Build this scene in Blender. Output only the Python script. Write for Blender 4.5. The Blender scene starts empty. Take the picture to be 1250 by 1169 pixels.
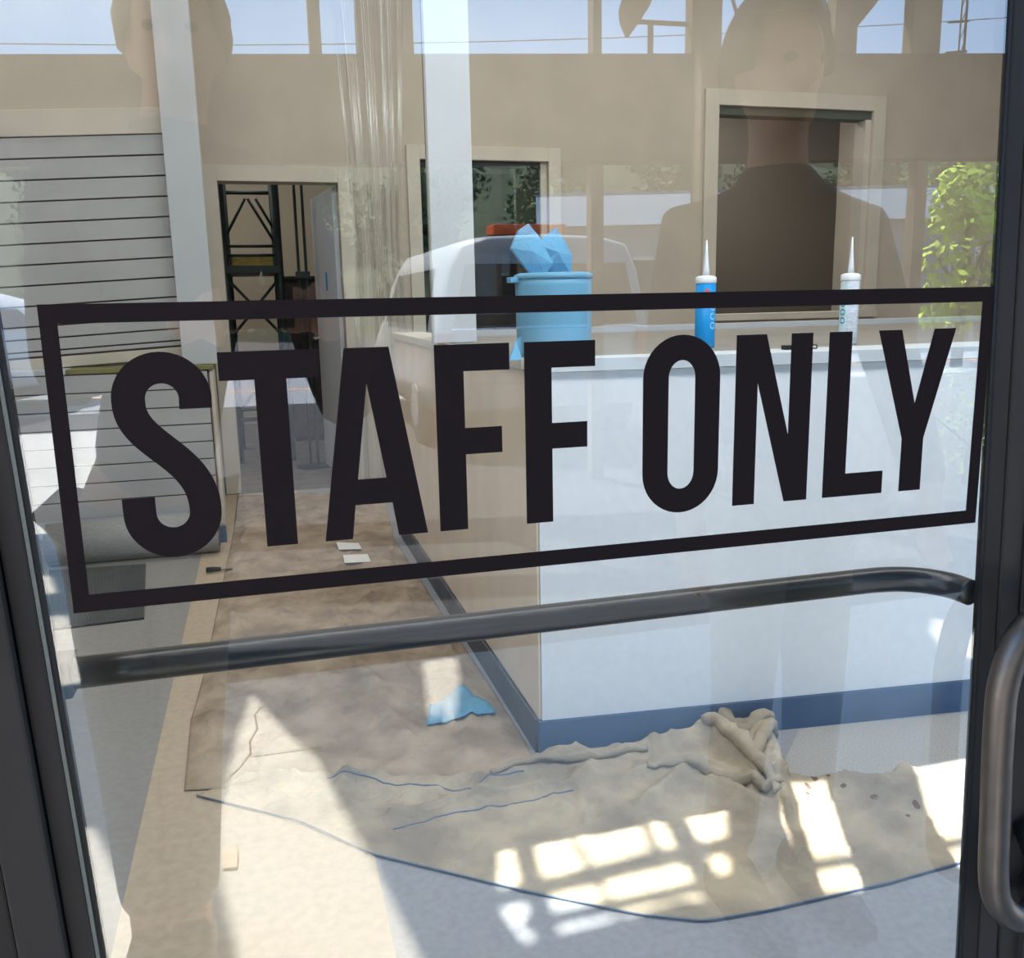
import bpy, bmesh, math, random
from mathutils import Vector, Matrix, noise
random.seed(7)
S = bpy.context.scene
COL = S.collection
PI = math.pi

# ------------------------------------------------------------------ camera, sky, sun, added fill lamps, exposure
F = 1097.0
YAW, PITCH, ROLL = math.radians(15.3), math.radians(11.2), math.radians(1.17)
CAM = Vector((0, -0.65, 1.25))
FW = Vector((math.sin(YAW)*math.cos(PITCH), math.cos(YAW)*math.cos(PITCH), -math.sin(PITCH)))
_r = Vector((math.cos(YAW), -math.sin(YAW), 0)); _u = _r.cross(FW)
RT = math.cos(ROLL)*_r - math.sin(ROLL)*_u
UP = math.sin(ROLL)*_r + math.cos(ROLL)*_u
cd = bpy.data.cameras.new('camera'); co = bpy.data.objects.new('camera', cd); COL.objects.link(co)
co.matrix_world = Matrix(((RT.x, UP.x, -FW.x, CAM.x), (RT.y, UP.y, -FW.y, CAM.y), (RT.z, UP.z, -FW.z, CAM.z), (0, 0, 0, 1)))
cd.sensor_fit = 'HORIZONTAL'; cd.sensor_width = 36; cd.lens = 36*F/1250
cd.clip_start = 0.01; cd.clip_end = 500
S.camera = co

S.view_settings.view_transform = 'Standard'; S.view_settings.look = 'None'
S.view_settings.gamma = 1; S.view_settings.use_curve_mapping = False
S.view_settings.exposure = 0.15
try:
    S.cycles.use_denoising = True
    S.cycles.transparent_max_bounces = 24; S.cycles.max_bounces = 10; S.cycles.diffuse_bounces = 5
    S.cycles.sample_clamp_indirect = 6; S.cycles.caustics_reflective = False; S.cycles.caustics_refractive = False
except Exception: pass

W = bpy.data.worlds.new('sky'); S.world = W; W.use_nodes = True
wn = W.node_tree.nodes; wl = W.node_tree.links; wn.clear()
wo = wn.new('ShaderNodeOutputWorld'); bg = wn.new('ShaderNodeBackground'); tc = wn.new('ShaderNodeTexCoord')
sx = wn.new('ShaderNodeSeparateXYZ'); cr = wn.new('ShaderNodeValToRGB')
wl.new(tc.outputs['Generated'], sx.inputs[0]); wl.new(sx.outputs['Z'], cr.inputs[0])
cr.color_ramp.elements[0].position = 0.0; cr.color_ramp.elements[0].color = (0.44, 0.66, 0.95, 1)
cr.color_ramp.elements[1].position = 0.6; cr.color_ramp.elements[1].color = (0.22, 0.46, 0.92, 1)
wl.new(cr.outputs[0], bg.inputs[0]); bg.inputs[1].default_value = 4.3
wl.new(bg.outputs[0], wo.inputs[0])

SUNDIR = Vector((-0.42, -1.0, 1.64)).normalized()          # towards the sun
sd = bpy.data.lights.new('sun', 'SUN'); so = bpy.data.objects.new('sun', sd); COL.objects.link(so)
sd.energy = 34.0; sd.angle = math.radians(0.53); sd.color = (1.0, 0.97, 0.92)
so.rotation_euler = SUNDIR.to_track_quat('Z', 'Y').to_euler(); so.location = (-6, -12, 20)

def area(name, loc, sx_, sy_, e, col=(1, 1, 1), rot=(0, 0, 0)):
    d = bpy.data.lights.new(name, 'AREA'); o = bpy.data.objects.new(name, d); COL.objects.link(o)
    d.shape = 'RECTANGLE'; d.size = sx_; d.size_y = sy_; d.energy = e; d.color = col
    o.location = loc; o.rotation_euler = rot
    return o
area('fill_light', (1.2, 0.45, 3.3), 4.5, 0.5, 112, (0.96, 0.98, 1.0), (math.radians(48), 0, 0))  # unseen fill added to brighten the surfaces facing the door, tilted their way
area('fill_light', (1.3, 4.3, 3.55), 7.0, 1.0, 60, (1.0, 0.96, 0.90))  # unseen fill added to brighten the back wall
area('fill_light', (-0.4, 7.6, 3.3), 1.6, 1.2, 36, (1.0, 0.95, 0.9))  # added fill for the back room, no fixture behind it
area('fill_light', (4.4, 7.2, 3.4), 0.8, 0.8, 60, (1.0, 0.95, 0.9))  # added fill that lifts the dark room behind the right opening

# ------------------------------------------------------------------ helpers
def at(px, py, Y):
    d = FW + RT*((px-625)/F) - UP*((py-584.5)/F)
    return CAM + d*((Y-CAM.y)/d.y)
def fl(px, py, z=0.0):
    d = FW + RT*((px-625)/F) - UP*((py-584.5)/F)
    return CAM + d*((z-CAM.z)/d.z)
def mirr(v): return Vector((v.x, -v.y, v.z))
def lin(c):
    return tuple(((v/255)/12.92 if v <= 10 else (((v/255)+0.055)/1.055)**2.4) for v in c)
MATS = {}
def mat(name, c, rough=0.7, nscale=0, namt=0.0, bump=0.0, bscale=60, metal=0.0, spec=0.3, c2=None, stretch=None, trans=0.0):
    if name in MATS: return MATS[name]
    m = bpy.data.materials.new(name); m.use_nodes = True
    n = m.node_tree.nodes; l = m.node_tree.links; p = n['Principled BSDF']
    col = lin(c)
    p.inputs['Base Color'].default_value = (*col, 1); p.inputs['Roughness'].default_value = rough
    p.inputs['Metallic'].default_value = metal; p.inputs['Specular IOR Level'].default_value = spec
    if nscale or bump:
        t = n.new('ShaderNodeTexCoord'); mp = n.new('ShaderNodeMapping'); l.new(t.outputs['Object'], mp.inputs[0])
        if stretch: mp.inputs['Scale'].default_value = stretch
    if nscale:
        nz = n.new('ShaderNodeTexNoise'); nz.inputs['Scale'].default_value = nscale; nz.inputs['Detail'].default_value = 6
        l.new(mp.outputs[0], nz.inputs['Vector'])
        r = n.new('ShaderNodeValToRGB'); e = r.color_ramp.elements
        lo = lin(c2) if c2 else tuple(v*(1-namt) for v in col); hi = col if c2 else tuple(min(1, v*(1+namt)) for v in col)
        e[0].position = 0.36; e[0].color = (*lo, 1); e[1].position = 0.64; e[1].color = (*hi, 1)
        l.new(nz.outputs['Fac'], r.inputs[0]); l.new(r.outputs[0], p.inputs['Base Color'])
    if bump:
        nb = n.new('ShaderNodeTexNoise'); nb.inputs['Scale'].default_value = bscale; nb.inputs['Detail'].default_value = 4
        l.new(mp.outputs[0], nb.inputs['Vector'])
        b = n.new('ShaderNodeBump'); b.inputs['Strength'].default_value = bump; b.inputs['Distance'].default_value = 0.01
        l.new(nb.outputs['Fac'], b.inputs['Height']); l.new(b.outputs[0], p.inputs['Normal'])
    MATS[name] = m
    return m
def clear_mat(name, refl, tint, rough=0.0, extra=0.0, white=0.0):
    m = bpy.data.materials.new(name); m.use_nodes = True; n = m.node_tree.nodes; l = m.node_tree.links; n.clear()
    o = n.new('ShaderNodeOutputMaterial'); mx = n.new('ShaderNodeMixShader'); t = n.new('ShaderNodeBsdfTransparent'); g = n.new('ShaderNodeBsdfGlossy')
    t.inputs[0].default_value = (*tint, 1); g.inputs['Roughness'].default_value = rough; g.inputs[0].default_value = (1, 1, 1, 1)
    lw = n.new('ShaderNodeLayerWeight'); lw.inputs[0].default_value = 0.35
    ma = n.new('ShaderNodeMath'); ma.operation = 'MULTIPLY_ADD'; ma.inputs[1].default_value = extra; ma.inputs[2].default_value = refl
    l.new(lw.outputs['Fresnel'], ma.inputs[0]); l.new(ma.outputs[0], mx.inputs[0])
    l.new(t.outputs[0], mx.inputs[1]); l.new(g.outputs[0], mx.inputs[2])
    last = mx
    if white:
        d = n.new('ShaderNodeBsdfTranslucent'); d.inputs[0].default_value = (0.85, 0.86, 0.86, 1)
        m2 = n.new('ShaderNodeMixShader'); m2.inputs[0].default_value = white
        l.new(mx.outputs[0], m2.inputs[1]); l.new(d.outputs[0], m2.inputs[2]); last = m2
    l.new(last.outputs[0], o.inputs[0])
    return m

def obj(name, bm, m, parent=None, smooth=False, loc=None):
    me = bpy.data.meshes.new(name); bmesh.ops.recalc_face_normals(bm, faces=bm.faces[:]); bm.to_mesh(me); bm.free()
    if smooth:
        for p in me.polygons: p.use_smooth = True
    for x in (m if isinstance(m, (list, tuple)) else [m]): me.materials.append(x)
    o = bpy.data.objects.new(name, me); COL.objects.link(o)
    if parent: o.parent = parent
    if loc: o.location = loc
    return o
def tag(o, label=None, cat=None, group=None, kind=None):
    if label: o['label'] = label
    if cat: o['category'] = cat
    if group: o['group'] = group
    if kind: o['kind'] = kind
    return o
def thing(name, label, cat, loc=(0, 0, 0), group=None, rz=0):
    o = bpy.data.objects.new(name, None); COL.objects.link(o); o.location = loc; o.rotation_euler = (0, 0, rz)
    o.empty_display_size = 0.05
    return tag(o, label, cat, group)
def shell(name, loc=(0, 0, 0)):
    o = bpy.data.objects.new(name, None); COL.objects.link(o); o.location = loc; o['kind'] = 'structure'; return o
def B(): return bmesh.new()
def bx(bm, x0, x1, y0, y1, z0, z1, bev=0.0):
    g = bmesh.ops.create_cube(bm, size=1)
    M = Matrix.Translation(((x0+x1)/2, (y0+y1)/2, (z0+z1)/2)) @ Matrix.Diagonal((abs(x1-x0), abs(y1-y0), abs(z1-z0), 1))
    bmesh.ops.transform(bm, matrix=M, verts=g['verts'])
    if bev:
        ed = list({e for v in g['verts'] for e in v.link_edges})
        bmesh.ops.bevel(bm, geom=ed, offset=bev, segments=2, affect='EDGES', profile=0.7)
    return bm
def box(name, m, x0, x1, y0, y1, z0, z1, parent=None, bev=0.0):
    return obj(name, bx(B(), x0, x1, y0, y1, z0, z1, bev), m, parent)
def struct(name, m, *a, bev=0.0):
    o = box(name, m, *a, bev=bev); o['kind'] = 'structure'; return o
def tube(bm, pts, r, seg=12, closed=False):
    pts = [Vector(p) for p in pts]; n = len(pts); rs = r if isinstance(r, (list, tuple)) else [r]*n
    rings = []; ref = None
    for i, p in enumerate(pts):
        t = (pts[min(i+1, n-1)] - pts[max(i-1, 0)]).normalized()
        if ref is None:
            a = Vector((0, 0, 1)) if abs(t.z) < 0.9 else Vector((1, 0, 0)); ref = t.cross(a).normalized()
        ref = (ref - t*ref.dot(t)).normalized(); q = t.cross(ref)
        rings.append([bm.verts.new(p + (ref*math.cos(2*PI*k/seg) + q*math.sin(2*PI*k/seg))*rs[i]) for k in range(seg)])
    for i in range(n-1):
        for k in range(seg):
            bm.faces.new((rings[i][k], rings[i][(k+1) % seg], rings[i+1][(k+1) % seg], rings[i+1][k]))
    bm.faces.new(rings[0][::-1]); bm.faces.new(rings[-1])
    return bm
def bar(bm, a, b, w, h):
    a, b = Vector(a), Vector(b); t = (b-a).normalized()
    u = t.cross(Vector((0, 0, 1)))
    if u.length < 1e-3: u = Vector((1, 0, 0))
    u.normalize(); v = u.cross(t).normalized()
    c = [[bm.verts.new(p + u*(sx*w/2) + v*(sy*h/2)) for sx, sy in ((-1, -1), (1, -1), (1, 1), (-1, 1))] for p in (a, b)]
    for k in range(4): bm.faces.new((c[0][k], c[0][(k+1) % 4], c[1][(k+1) % 4], c[1][k]))
    bm.faces.new(c[0][::-1]); bm.faces.new(c[1])
    return bm
def lathe(bm, prof, seg=32, c=(0, 0, 0)):
    rings = [[bm.verts.new((c[0]+r*math.cos(2*PI*k/seg), c[1]+r*math.sin(2*PI*k/seg), c[2]+z)) for k in range(seg)] for r, z in prof]
    for i in range(len(rings)-1):
        for k in range(seg): bm.faces.new((rings[i][k], rings[i][(k+1) % seg], rings[i+1][(k+1) % seg], rings[i+1][k]))
    bm.faces.new(rings[0][::-1]); bm.faces.new(rings[-1])
    return bm
def prism(bm, pts, vec):
    vec = Vector(vec); a = [bm.verts.new(Vector(p)) for p in pts]; b = [bm.verts.new(Vector(p)+vec) for p in pts]; n = len(a)
    fs = [bm.faces.new(a), bm.faces.new(b[::-1])]
    for i in range(n): bm.faces.new((a[i], b[i], b[(i+1) % n], a[(i+1) % n]))
    for f in fs: f.normal_update()
    bmesh.ops.triangulate(bm, faces=fs)
    return bm
def strip(bm, L, R, y0, y1):        # ribbon of quads between two outlines in the x-z plane, given a thickness along y
    n = len(L); v = [[bm.verts.new((p[0], y, p[1])) for p in side] for side in (L, R) for y in (y0, y1)]
    for i in range(n-1):
        for a, b in ((0, 2), (3, 1), (1, 0), (2, 3)):
            bm.faces.new((v[a][i], v[a][i+1], v[b][i+1], v[b][i]))
    return v
def smoothpts(pts, n):
    pts = [Vector(p) for p in pts]; out = []
    P = [pts[0]*2-pts[1]] + pts + [pts[-1]*2-pts[-2]]
    for i in range(1, len(P)-2):
        for k in range(n):
            t = k/n; a, b, c, d = P[i-1], P[i], P[i+1], P[i+2]
            out.append(0.5*((2*b)+(c-a)*t+(2*a-5*b+4*c-d)*t*t+(3*b-a-3*c+d)*t**3))
    out.append(pts[-1]); return out
def resample(pts, n):
    pts = [Vector(p) for p in pts]; d = [0]
    for a, b in zip(pts, pts[1:]): d.append(d[-1]+(b-a).length)
    out = []
    for k in range(n):
        s = d[-1]*k/(n-1); i = 0
        while i < len(d)-2 and d[i+1] < s: i += 1
        f = (s-d[i])/max(1e-9, d[i+1]-d[i]); out.append(pts[i].lerp(pts[i+1], f))
    return out
def solid_from(o_tmp, name, m, parent=None, smooth=True):
    dg = bpy.context.evaluated_depsgraph_get(); dg.update()
    me = bpy.data.meshes.new_from_object(o_tmp.evaluated_get(dg)); me.name = name
    bpy.data.objects.remove(o_tmp)
    me.materials.clear(); me.materials.append(m)
    for p in me.polygons: p.use_smooth = smooth
    o = bpy.data.objects.new(name, me); COL.objects.link(o)
    if parent: o.parent = parent
    return o
def copy_tree(o, parent=None):
    c = o.copy(); COL.objects.link(c); c.parent = parent
    for ch in list(o.children): copy_tree(ch, c)
    return c

# ------------------------------------------------------------------ materials
M_wall = mat('beige_wall_paint', (188, 178, 164), 0.85, 3, 0.04, 0.08, 90)
M_trim = mat('pale_trim_paint', (198, 191, 178), 0.6, 4, 0.04)
M_white = mat('white_column_paint', (188, 192, 196), 0.6, 4, 0.03)
M_ceil = mat('ceiling_paint', (225, 222, 214), 0.9)
M_slat = mat('grey_slat_laminate', (178, 178, 178), 0.6, 2.5, 0.06)
M_groove = mat('brown_groove', (98, 74, 74), 0.8)
M_counter = mat('pale_blue_laminate', (234, 237, 240), 0.5, 40, 0.02, spec=0.2)
M_side = mat('beige_counter_side', (238, 222, 202), 0.7, 5, 0.04)
M_top = mat('grey_counter_top', (146, 140, 132), 0.5, 6, 0.05)
M_bluebase = mat('blue_rubber_base', (76, 102, 134), 0.5, 8, 0.08)
M_greybase = mat('dark_grey_base', (92, 92, 96), 0.6, 6, 0.15)
M_floorb = mat('blue_grey_vinyl', (152, 152, 156), 0.6, 55, 0.07, 0.03, 80)
M_floort = mat('tan_vinyl', (182, 165, 144), 0.6, 40, 0.06)
M_floorg = mat('grey_vinyl', (142, 139, 136), 0.6, 40, 0.06)
M_kraft = mat('brown_drop_cloth', (176, 158, 136), 0.85, 7, 0.2, 0.6, 45, c2=(142, 124, 104))
M_canvas = mat('canvas_drop_cloth', (186, 170, 146), 0.9, 6, 0.2, 0.45, 60, c2=(146, 134, 118))
M_hem = mat('blue_hem', (92, 112, 140), 0.8)
M_carpet = mat('pale_grey_carpet', (168, 164, 158), 0.95, 220, 0.14, 0.4, 300)
M_roll = mat('grey_roll_cover', (150, 150, 150), 0.8, 40, 0.12, stretch=(1, 6, 6))
M_mat = mat('dark_rib_rubber', (84, 86, 88), 0.8, 10, 0.15)
M_bronze = mat('dark_bronze_metal', (46, 41, 38), 0.6, 12, 0.08, metal=0.1, spec=0.15)
M_bronze2 = mat('grey_bronze_metal', (52, 47, 44), 0.6, 8, 0.1, metal=0.1, spec=0.15)
M_gasket = mat('black_gasket', (18, 18, 19), 0.6)
M_gask2 = mat('pale_glazing_bead', (110, 108, 98), 0.6)
M_bar = mat('dark_bar_metal', (56, 56, 56), 0.32, 20, 0.06, metal=0.7, spec=0.5)
M_handle = mat('brushed_bronze_handle', (94, 86, 81), 0.42, 60, 0.06, metal=0.85, spec=0.5)
M_vinyl = mat('black_vinyl', (38, 31, 31), 0.9, spec=0.0)
M_tub = mat('sky_blue_plastic', (104, 164, 196), 0.5, 6, 0.05)
M_rag = mat('blue_paper_wipe', (96, 158, 192), 0.85, 20, 0.06, 0.3, 120)
M_tube = mat('bright_blue_label', (26, 140, 208), 0.4)
M_tubew = mat('white_tube_plastic', (226, 228, 230), 0.45)
M_tubeg = mat('pale_grey_label', (186, 192, 202), 0.5, 60, 0.15, stretch=(1, 1, 3))
M_red = mat('red_emblem', (216, 92, 80), 0.5)
M_txt = mat('pale_lettering', (150, 206, 236), 0.6)
M_teal = mat('teal_lettering', (40, 150, 178), 0.6)
M_black = mat('black_plastic', (26, 26, 28), 0.5)
M_scaf = mat('dark_green_steel', (26, 40, 38), 0.5, 12, 0.2)
M_plank = mat('yellow_plank', (176, 160, 90), 0.7, 10, 0.2, stretch=(1, 8, 8))
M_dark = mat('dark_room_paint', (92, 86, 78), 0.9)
M_conc = mat('pale_concrete', (206, 200, 186), 0.9, 5, 0.05, 0.15, 60)
M_crack = mat('crack_dirt', (96, 90, 80), 1.0)
M_asph = mat('asphalt', (40, 41, 44), 0.95, 30, 0.2, 0.3, 120)
M_road = mat('worn_road', (120, 122, 126), 0.95, 20, 0.1)
M_beam = mat('brown_timber', (78, 66, 54), 0.85, 6, 0.15, stretch=(1, 8, 8))
M_shade = mat('canopy_sheet', (84, 80, 76), 0.9, 5, 0.1)
M_wood = mat('post_timber', (112, 96, 80), 0.85, 6, 0.12, stretch=(8, 8, 1))
M_glass = clear_mat('coated_glass', 0.105, (0.95, 0.97, 0.96), 0.0, 0.25)
M_glass_in = clear_mat('glass_inner_face', 0.02, (0.98, 0.99, 0.985))
M_plastic = clear_mat('clear_plastic_sheet', 0.04, (0.97, 0.98, 0.98), 0.15, 0.4, 0.05)

# ------------------------------------------------------------------ the room
struct('floor', M_floorb, 0.17, 6.4, 0.0, 5.6, -0.12, 0)
struct('floor', M_floort, -0.37, 0.17, 0.0, 5.6, -0.12, 0)
struct('floor', M_floorg, -3.2, -0.37, 0.0, 5.6, -0.12, 0)
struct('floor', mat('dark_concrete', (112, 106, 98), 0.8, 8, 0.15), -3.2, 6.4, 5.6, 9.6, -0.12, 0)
struct('ceiling', M_ceil, -3.2, 6.4, 0.0, 9.6, 3.6, 3.72)
struct('wall_left', M_wall, -3.2, -3.08, 0.1, 9.6, 0, 3.6)
struct('wall_right', M_wall, 6.28, 6.4, 0.1, 9.6, 0, 3.6)
# back wall, pieced round its three openings
WY = 5.65
wb = B()
for a in ((-3.08, -0.195, 0, 3.6), (-0.195, 0.567, 2.04, 3.6), (0.567, 1.12, 0, 3.6), (1.12, 2.03, 0, 1.03), (1.12, 2.03, 2.2, 3.6),
          (2.03, 3.34, 0, 3.6), (3.34, 4.65, 0, 1.12), (3.34, 4.65, 2.62, 3.6), (4.65, 6.28, 0, 3.6)):
    bx(wb, a[0], a[1], WY, WY+0.14, a[2], a[3])
obj('wall_back', wb, M_wall)['kind'] = 'structure'
def casing(name, x0, x1, z0, z1, w, sill=True):
    t = shell(name)
    box('side_casing', M_trim, x0-w, x0, WY-0.025, WY, z0, z1+w, t, 0.004)
    box('side_casing', M_trim, x1, x1+w, WY-0.025, WY, z0, z1+w, t, 0.004)
    box('head_casing', M_trim, x0, x1, WY-0.025, WY, z1, z1+w, t, 0.004)
    if sill: box('sill', M_trim, x0-w, x1+w, WY-0.05, WY, z0-0.05, z0, t, 0.004)
    return t
t = casing('trim_1', -0.195, 0.567, 0.0, 2.04, 0.10, False)
t = casing('window_1', 1.12, 2.03, 1.03, 2.2, 0.09)
box('sash', M_trim, 1.985, 2.03, WY+0.03, WY+0.07, 1.03, 2.2, t); box('sash', M_black, 1.12, 1.985, WY+0.03, WY+0.07, 2.16, 2.2, t)
box('pane', clear_mat('pane_glass', 0.05, (0.8, 0.83, 0.82)), 1.12, 1.985, WY+0.045, WY+0.051, 1.03, 2.16, t)
t = casing('window_2', 3.34, 4.65, 1.12, 2.62, 0.11)
box('jamb_lining', M_trim, 4.60, 4.65, WY+0.005, WY+0.135, 1.12, 2.56, t); box('head_lining', mat('green_edge', (74, 80, 68), 0.7), 3.34, 4.65, WY+0.005, WY+0.135, 2.56, 2.62, t)
# partitions of the rooms behind the back wall
struct('wall_back_room', mat('back_room_paint', (182, 172, 154), 0.9), -3.08, 1.0, 9.4, 9.55, 0, 3.6)
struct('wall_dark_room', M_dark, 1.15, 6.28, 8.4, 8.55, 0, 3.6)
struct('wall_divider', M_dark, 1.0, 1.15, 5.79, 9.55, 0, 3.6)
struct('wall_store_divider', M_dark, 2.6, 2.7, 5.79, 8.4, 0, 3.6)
struct('baseboard_back', M_bluebase, -0.40, -0.297, WY-0.02, WY, 0, 0.11)
# slat wall on the left: full wall above, half wall below with a ledge
PY = 4.5
wl_ = struct('wall_slatted', M_wall, -3.08, -0.40, PY+0.02, PY+0.16, 0.95, 3.6)
box('backing', M_groove, -3.0, -0.405, PY+0.006, PY+0.018, 1.03, 2.12, wl_)
box('head_trim', M_trim, -3.0, -0.40, PY-0.02, PY+0.018, 2.125, 2.25, wl_, 0.004)
box('bottom_trim', M_trim, -3.0, -0.40, PY-0.012, PY+0.018, 0.99, 1.045, wl_, 0.003)
z = 2.12; n = 0
proto = None
def slat(x0, x1, y0, z0, z1, par):
    return box('slat', M_slat, x0, x1, y0, y0+0.016, z0, z1, par, 0.002)
while z > 1.06:
    h = 0.102 if n < 9 else 0.063
    z0 = max(z-h, 1.048); s = slat(-3.0, -0.41, PY-0.01, z0+0.008, z, wl_); z = z0; n += 1
for ch in wl_.children:          # the boards run slightly out of level
    for v in ch.data.vertices: v.co.z += (v.co.x+0.41)*0.052
hw = struct('wall_half', M_wall, -3.08, -0.27, PY-0.16, PY+0.019, 0.0, 0.93)
box('backing', M_groove, -3.0, -0.275, PY-0.172, PY-0.161, 0.2, 0.93, hw)
z = 0.925
while z > 0.25:
    slat(-3.0, -0.28, PY-0.188, z-0.087, z, hw); z -= 0.093
box('kick_panel', M_white, -3.0, -0.27, PY-0.185, PY-0.161, 0.09, 0.262, hw, 0.003)
box('end_panel', M_trim, -0.269, -0.25, PY-0.18, PY+0.02, 0.1, 0.93, hw, 0.002)
box('toe_strip', M_bluebase, -0.6, -0.25, PY-0.195, PY-0.161, 0.0, 0.088, hw)
box('ledge', mat('olive_ledge', (122, 120, 76), 0.6, 8, 0.1), -0.95, -0.245, PY-0.20, PY+0.018, 0.932, 0.955, hw, 0.003)
box('ledge', M_white, -3.0, -0.952, PY-0.20, PY+0.018, 0.932, 0.955, hw, 0.003)
# columns
c1 = struct('trim_2', M_white, -0.399, -0.225, PY-0.14, PY-0.025, 0.957, 3.6, bev=0.004)
k = shell('trim_3')
colx = fl(553, 418, 1.1)
box('column', M_white, 0.628, 0.79, 2.70, 2.76, 1.1, 3.6, k, 0.004)
box('corner_bead', mat('grey_bead', (150, 144, 136), 0.6), 0.622, 0.6275, 2.70, 2.72, 1.1, 3.6, k)

# facade around the door
FY0, FY1 = 0.0, 0.10
M_frame = M_bronze
struct('wall_front', M_wall, -3.2, -1.9, FY0, FY1, 0, 3.6)
struct('wall_front', M_wall, 3.4, 6.4, FY0, FY1, 0, 3.6)
struct('trim_4', M_bronze, -1.9, 3.4, FY0, FY1, 1.95, 2.2)
struct('trim_5', M_bronze, -1.9, 3.4, FY0, FY1, 3.3, 3.6)
for i, (a, b) in enumerate(((0.702, 0.72), (0.86, 1.06), (2.2, 2.26), (3.32, 3.4), (-1.9, -1.82), (-0.94, -0.88), (-0.30, -0.2535))):
    struct('trim_%d' % (6+i), M_bronze2, a, b, FY0-0.012, FY1 if a > 0.8 or a < -0.5 else 0.045, 0.0, 1.95)
def pane(name, x0, x1, z0, z1, parent=None):
    bm = B(); bx(bm, x0, x1, 0.0, 0.006, z0, z1)
    for f in bm.faces: f.material_index = 0 if f.normal.y < -0.5 else 1
    return obj(name, bm, [M_glass, M_glass_in], parent)
for i, (a, b, z0, z1) in enumerate(((0.72, 0.86, 0.05, 1.95), (1.06, 2.2, 0.05, 1.95), (2.26, 3.32, 0.05, 1.95), (-1.82, -0.94, 0.05, 1.95), (-0.88, -0.30, 0.05, 1.95),
                                    (-1.9, 3.4, 2.2, 3.3))):
    w = pane('window_%d' % (3+i), a, b, z0, z1); w['kind'] = 'structure'
    w.location.y = 0.04
struct('trim_20', M_bronze2, -1.9, -0.30, FY0, FY1, 0, 0.05); struct('trim_21', M_bronze2, 0.72, 3.4, FY0, FY1, 0, 0.05)

# ------------------------------------------------------------------ the glass door
door = shell('door_1')
gp = pane('glass_pane', -0.158, 0.622, 0.20, 1.90, door)
for v in gp.data.vertices: v.co.x -= (v.co.z-1.03)*0.036
def frame_bar(name, m, x0, x1, y0, y1, z0, z1, bev=0.002):
    o = box(name, m, x0, x1, y0, y1, z0, z1, door, bev)
    for v in o.data.vertices: v.co.x -= (v.co.z-1.03)*0.036      # the door hangs slightly out of plumb
    return o
frame_bar('stile', M_bronze2, -0.174, -0.1585, -0.004, 0.034, 0.0, 1.949)
frame_bar('glazing_bead', M_gask2, -0.1584, -0.1558, -0.003, -0.0005, 0.20, 1.90, 0)
frame_bar('gasket', M_gasket, -0.1557, -0.1525, -0.002, -0.0005, 0.20, 1.90, 0)
frame_bar('jamb', M_bronze2, -0.206, -0.1755, -0.012, 0.034, 0.0, 1.949)
frame_bar('jamb', M_bronze, -0.253, -0.208, -0.006, 0.034, 0.0, 1.949)
frame_bar('gasket', M_gasket, 0.6185, 0.6215, -0.0015, -0.0005, 0.20, 1.90, 0)
frame_bar('stile', M_bronze, 0.6218, 0.640, -0.002, 0.008, 0.0, 1.949)
frame_bar('stile', M_bronze2, 0.6412, 0.664, -0.003, 0.022, 0.0, 1.949)
frame_bar('stile', M_bronze2, 0.6655, 0.7015, -0.006, 0.036, 0.0, 1.949)
frame_bar('top_rail', M_bronze, -0.158, 0.6215, -0.004, 0.034, 1.90, 1.949)
frame_bar('bottom_rail', M_bronze, -0.158, 0.6215, -0.004, 0.034, 0.012, 0.20)
# inside push bar: straight tube that bends back to the stile at its right end
zb = 0.978
pts = smoothpts([(-0.156, 0.062, zb), (0.2, 0.062, zb), (0.50, 0.062, zb), (0.565, 0.060, zb), (0.598, 0.050, zb-0.001), (0.616, 0.030, zb-0.002), (0.621, 0.008, zb-0.003)], 8)
pb = obj('push_bar', tube(B(), pts, 0.0122, 24), M_bar, door, True)
obj('mounting_bracket', bx(B(), -0.170, -0.154, 0.045, 0.078, zb-0.014, zb+0.014, 0.003), M_gasket, door)
# outside pull handle
def nearer(p): return (p[0]*1.062, p[1]+0.038 if p[1] < -0.02 else -0.007, 1.25+(p[2]-1.25)*1.062)
hp = smoothpts([nearer(p) for p in ((0.672, -0.018, 0.722), (0.672, -0.045, 0.716), (0.655, -0.068, 0.700), (0.635, -0.076, 0.691), (0.612, -0.076, 0.700), (0.597, -0.074, 0.728),
                (0.5925, -0.072, 0.80), (0.589, -0.071, 0.88), (0.590, -0.071, 0.925), (0.602, -0.072, 0.962), (0.630, -0.072, 0.984), (0.655, -0.066, 0.990), (0.672, -0.045, 0.984), (0.672, -0.018, 0.982))], 8)
ph = obj('pull_handle', tube(B(), hp, 0.0132, 24), M_handle, door, True)
bm = B(); tube(bm, [(0.692, -0.007, 0.735), (0.690, -0.02, 0.722), (0.688, -0.034, 0.700)], [0.012, 0.011, 0.010], 16)
obj('standoff', bm, M_gasket, ph, True)

# ------------------------------------------------------------------ vinyl sign STAFF ONLY on the outer face of the glass
sg = thing('vinyl_sign', 'black vinyl STAFF ONLY lettering in a black rectangular border on the glass door', 'sign', (0, 0, 0))
SY0, SY1 = -0.0008, -0.0003
mm = 0.001
def poly(name, pts, lab=None):
    o = obj(name, prism(B(), [(x*mm, SY0, z_*mm) for x, z_ in pts], (0, SY1-SY0, 0)), M_vinyl, sg)
    return o
bm = B()
bx(bm, -0.137, 0.6108, SY0, SY1, 1.2413, 1.2538); bx(bm, -0.137, 0.6108, SY0, SY1, 1.0452, 1.0573)
bx(bm, -0.137, -0.1262, SY0, SY1, 1.0573, 1.2413); bx(bm, 0.5997, 0.6108, SY0, SY1, 1.0573, 1.2413)
obj('border', bm, M_vinyl, sg)
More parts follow.
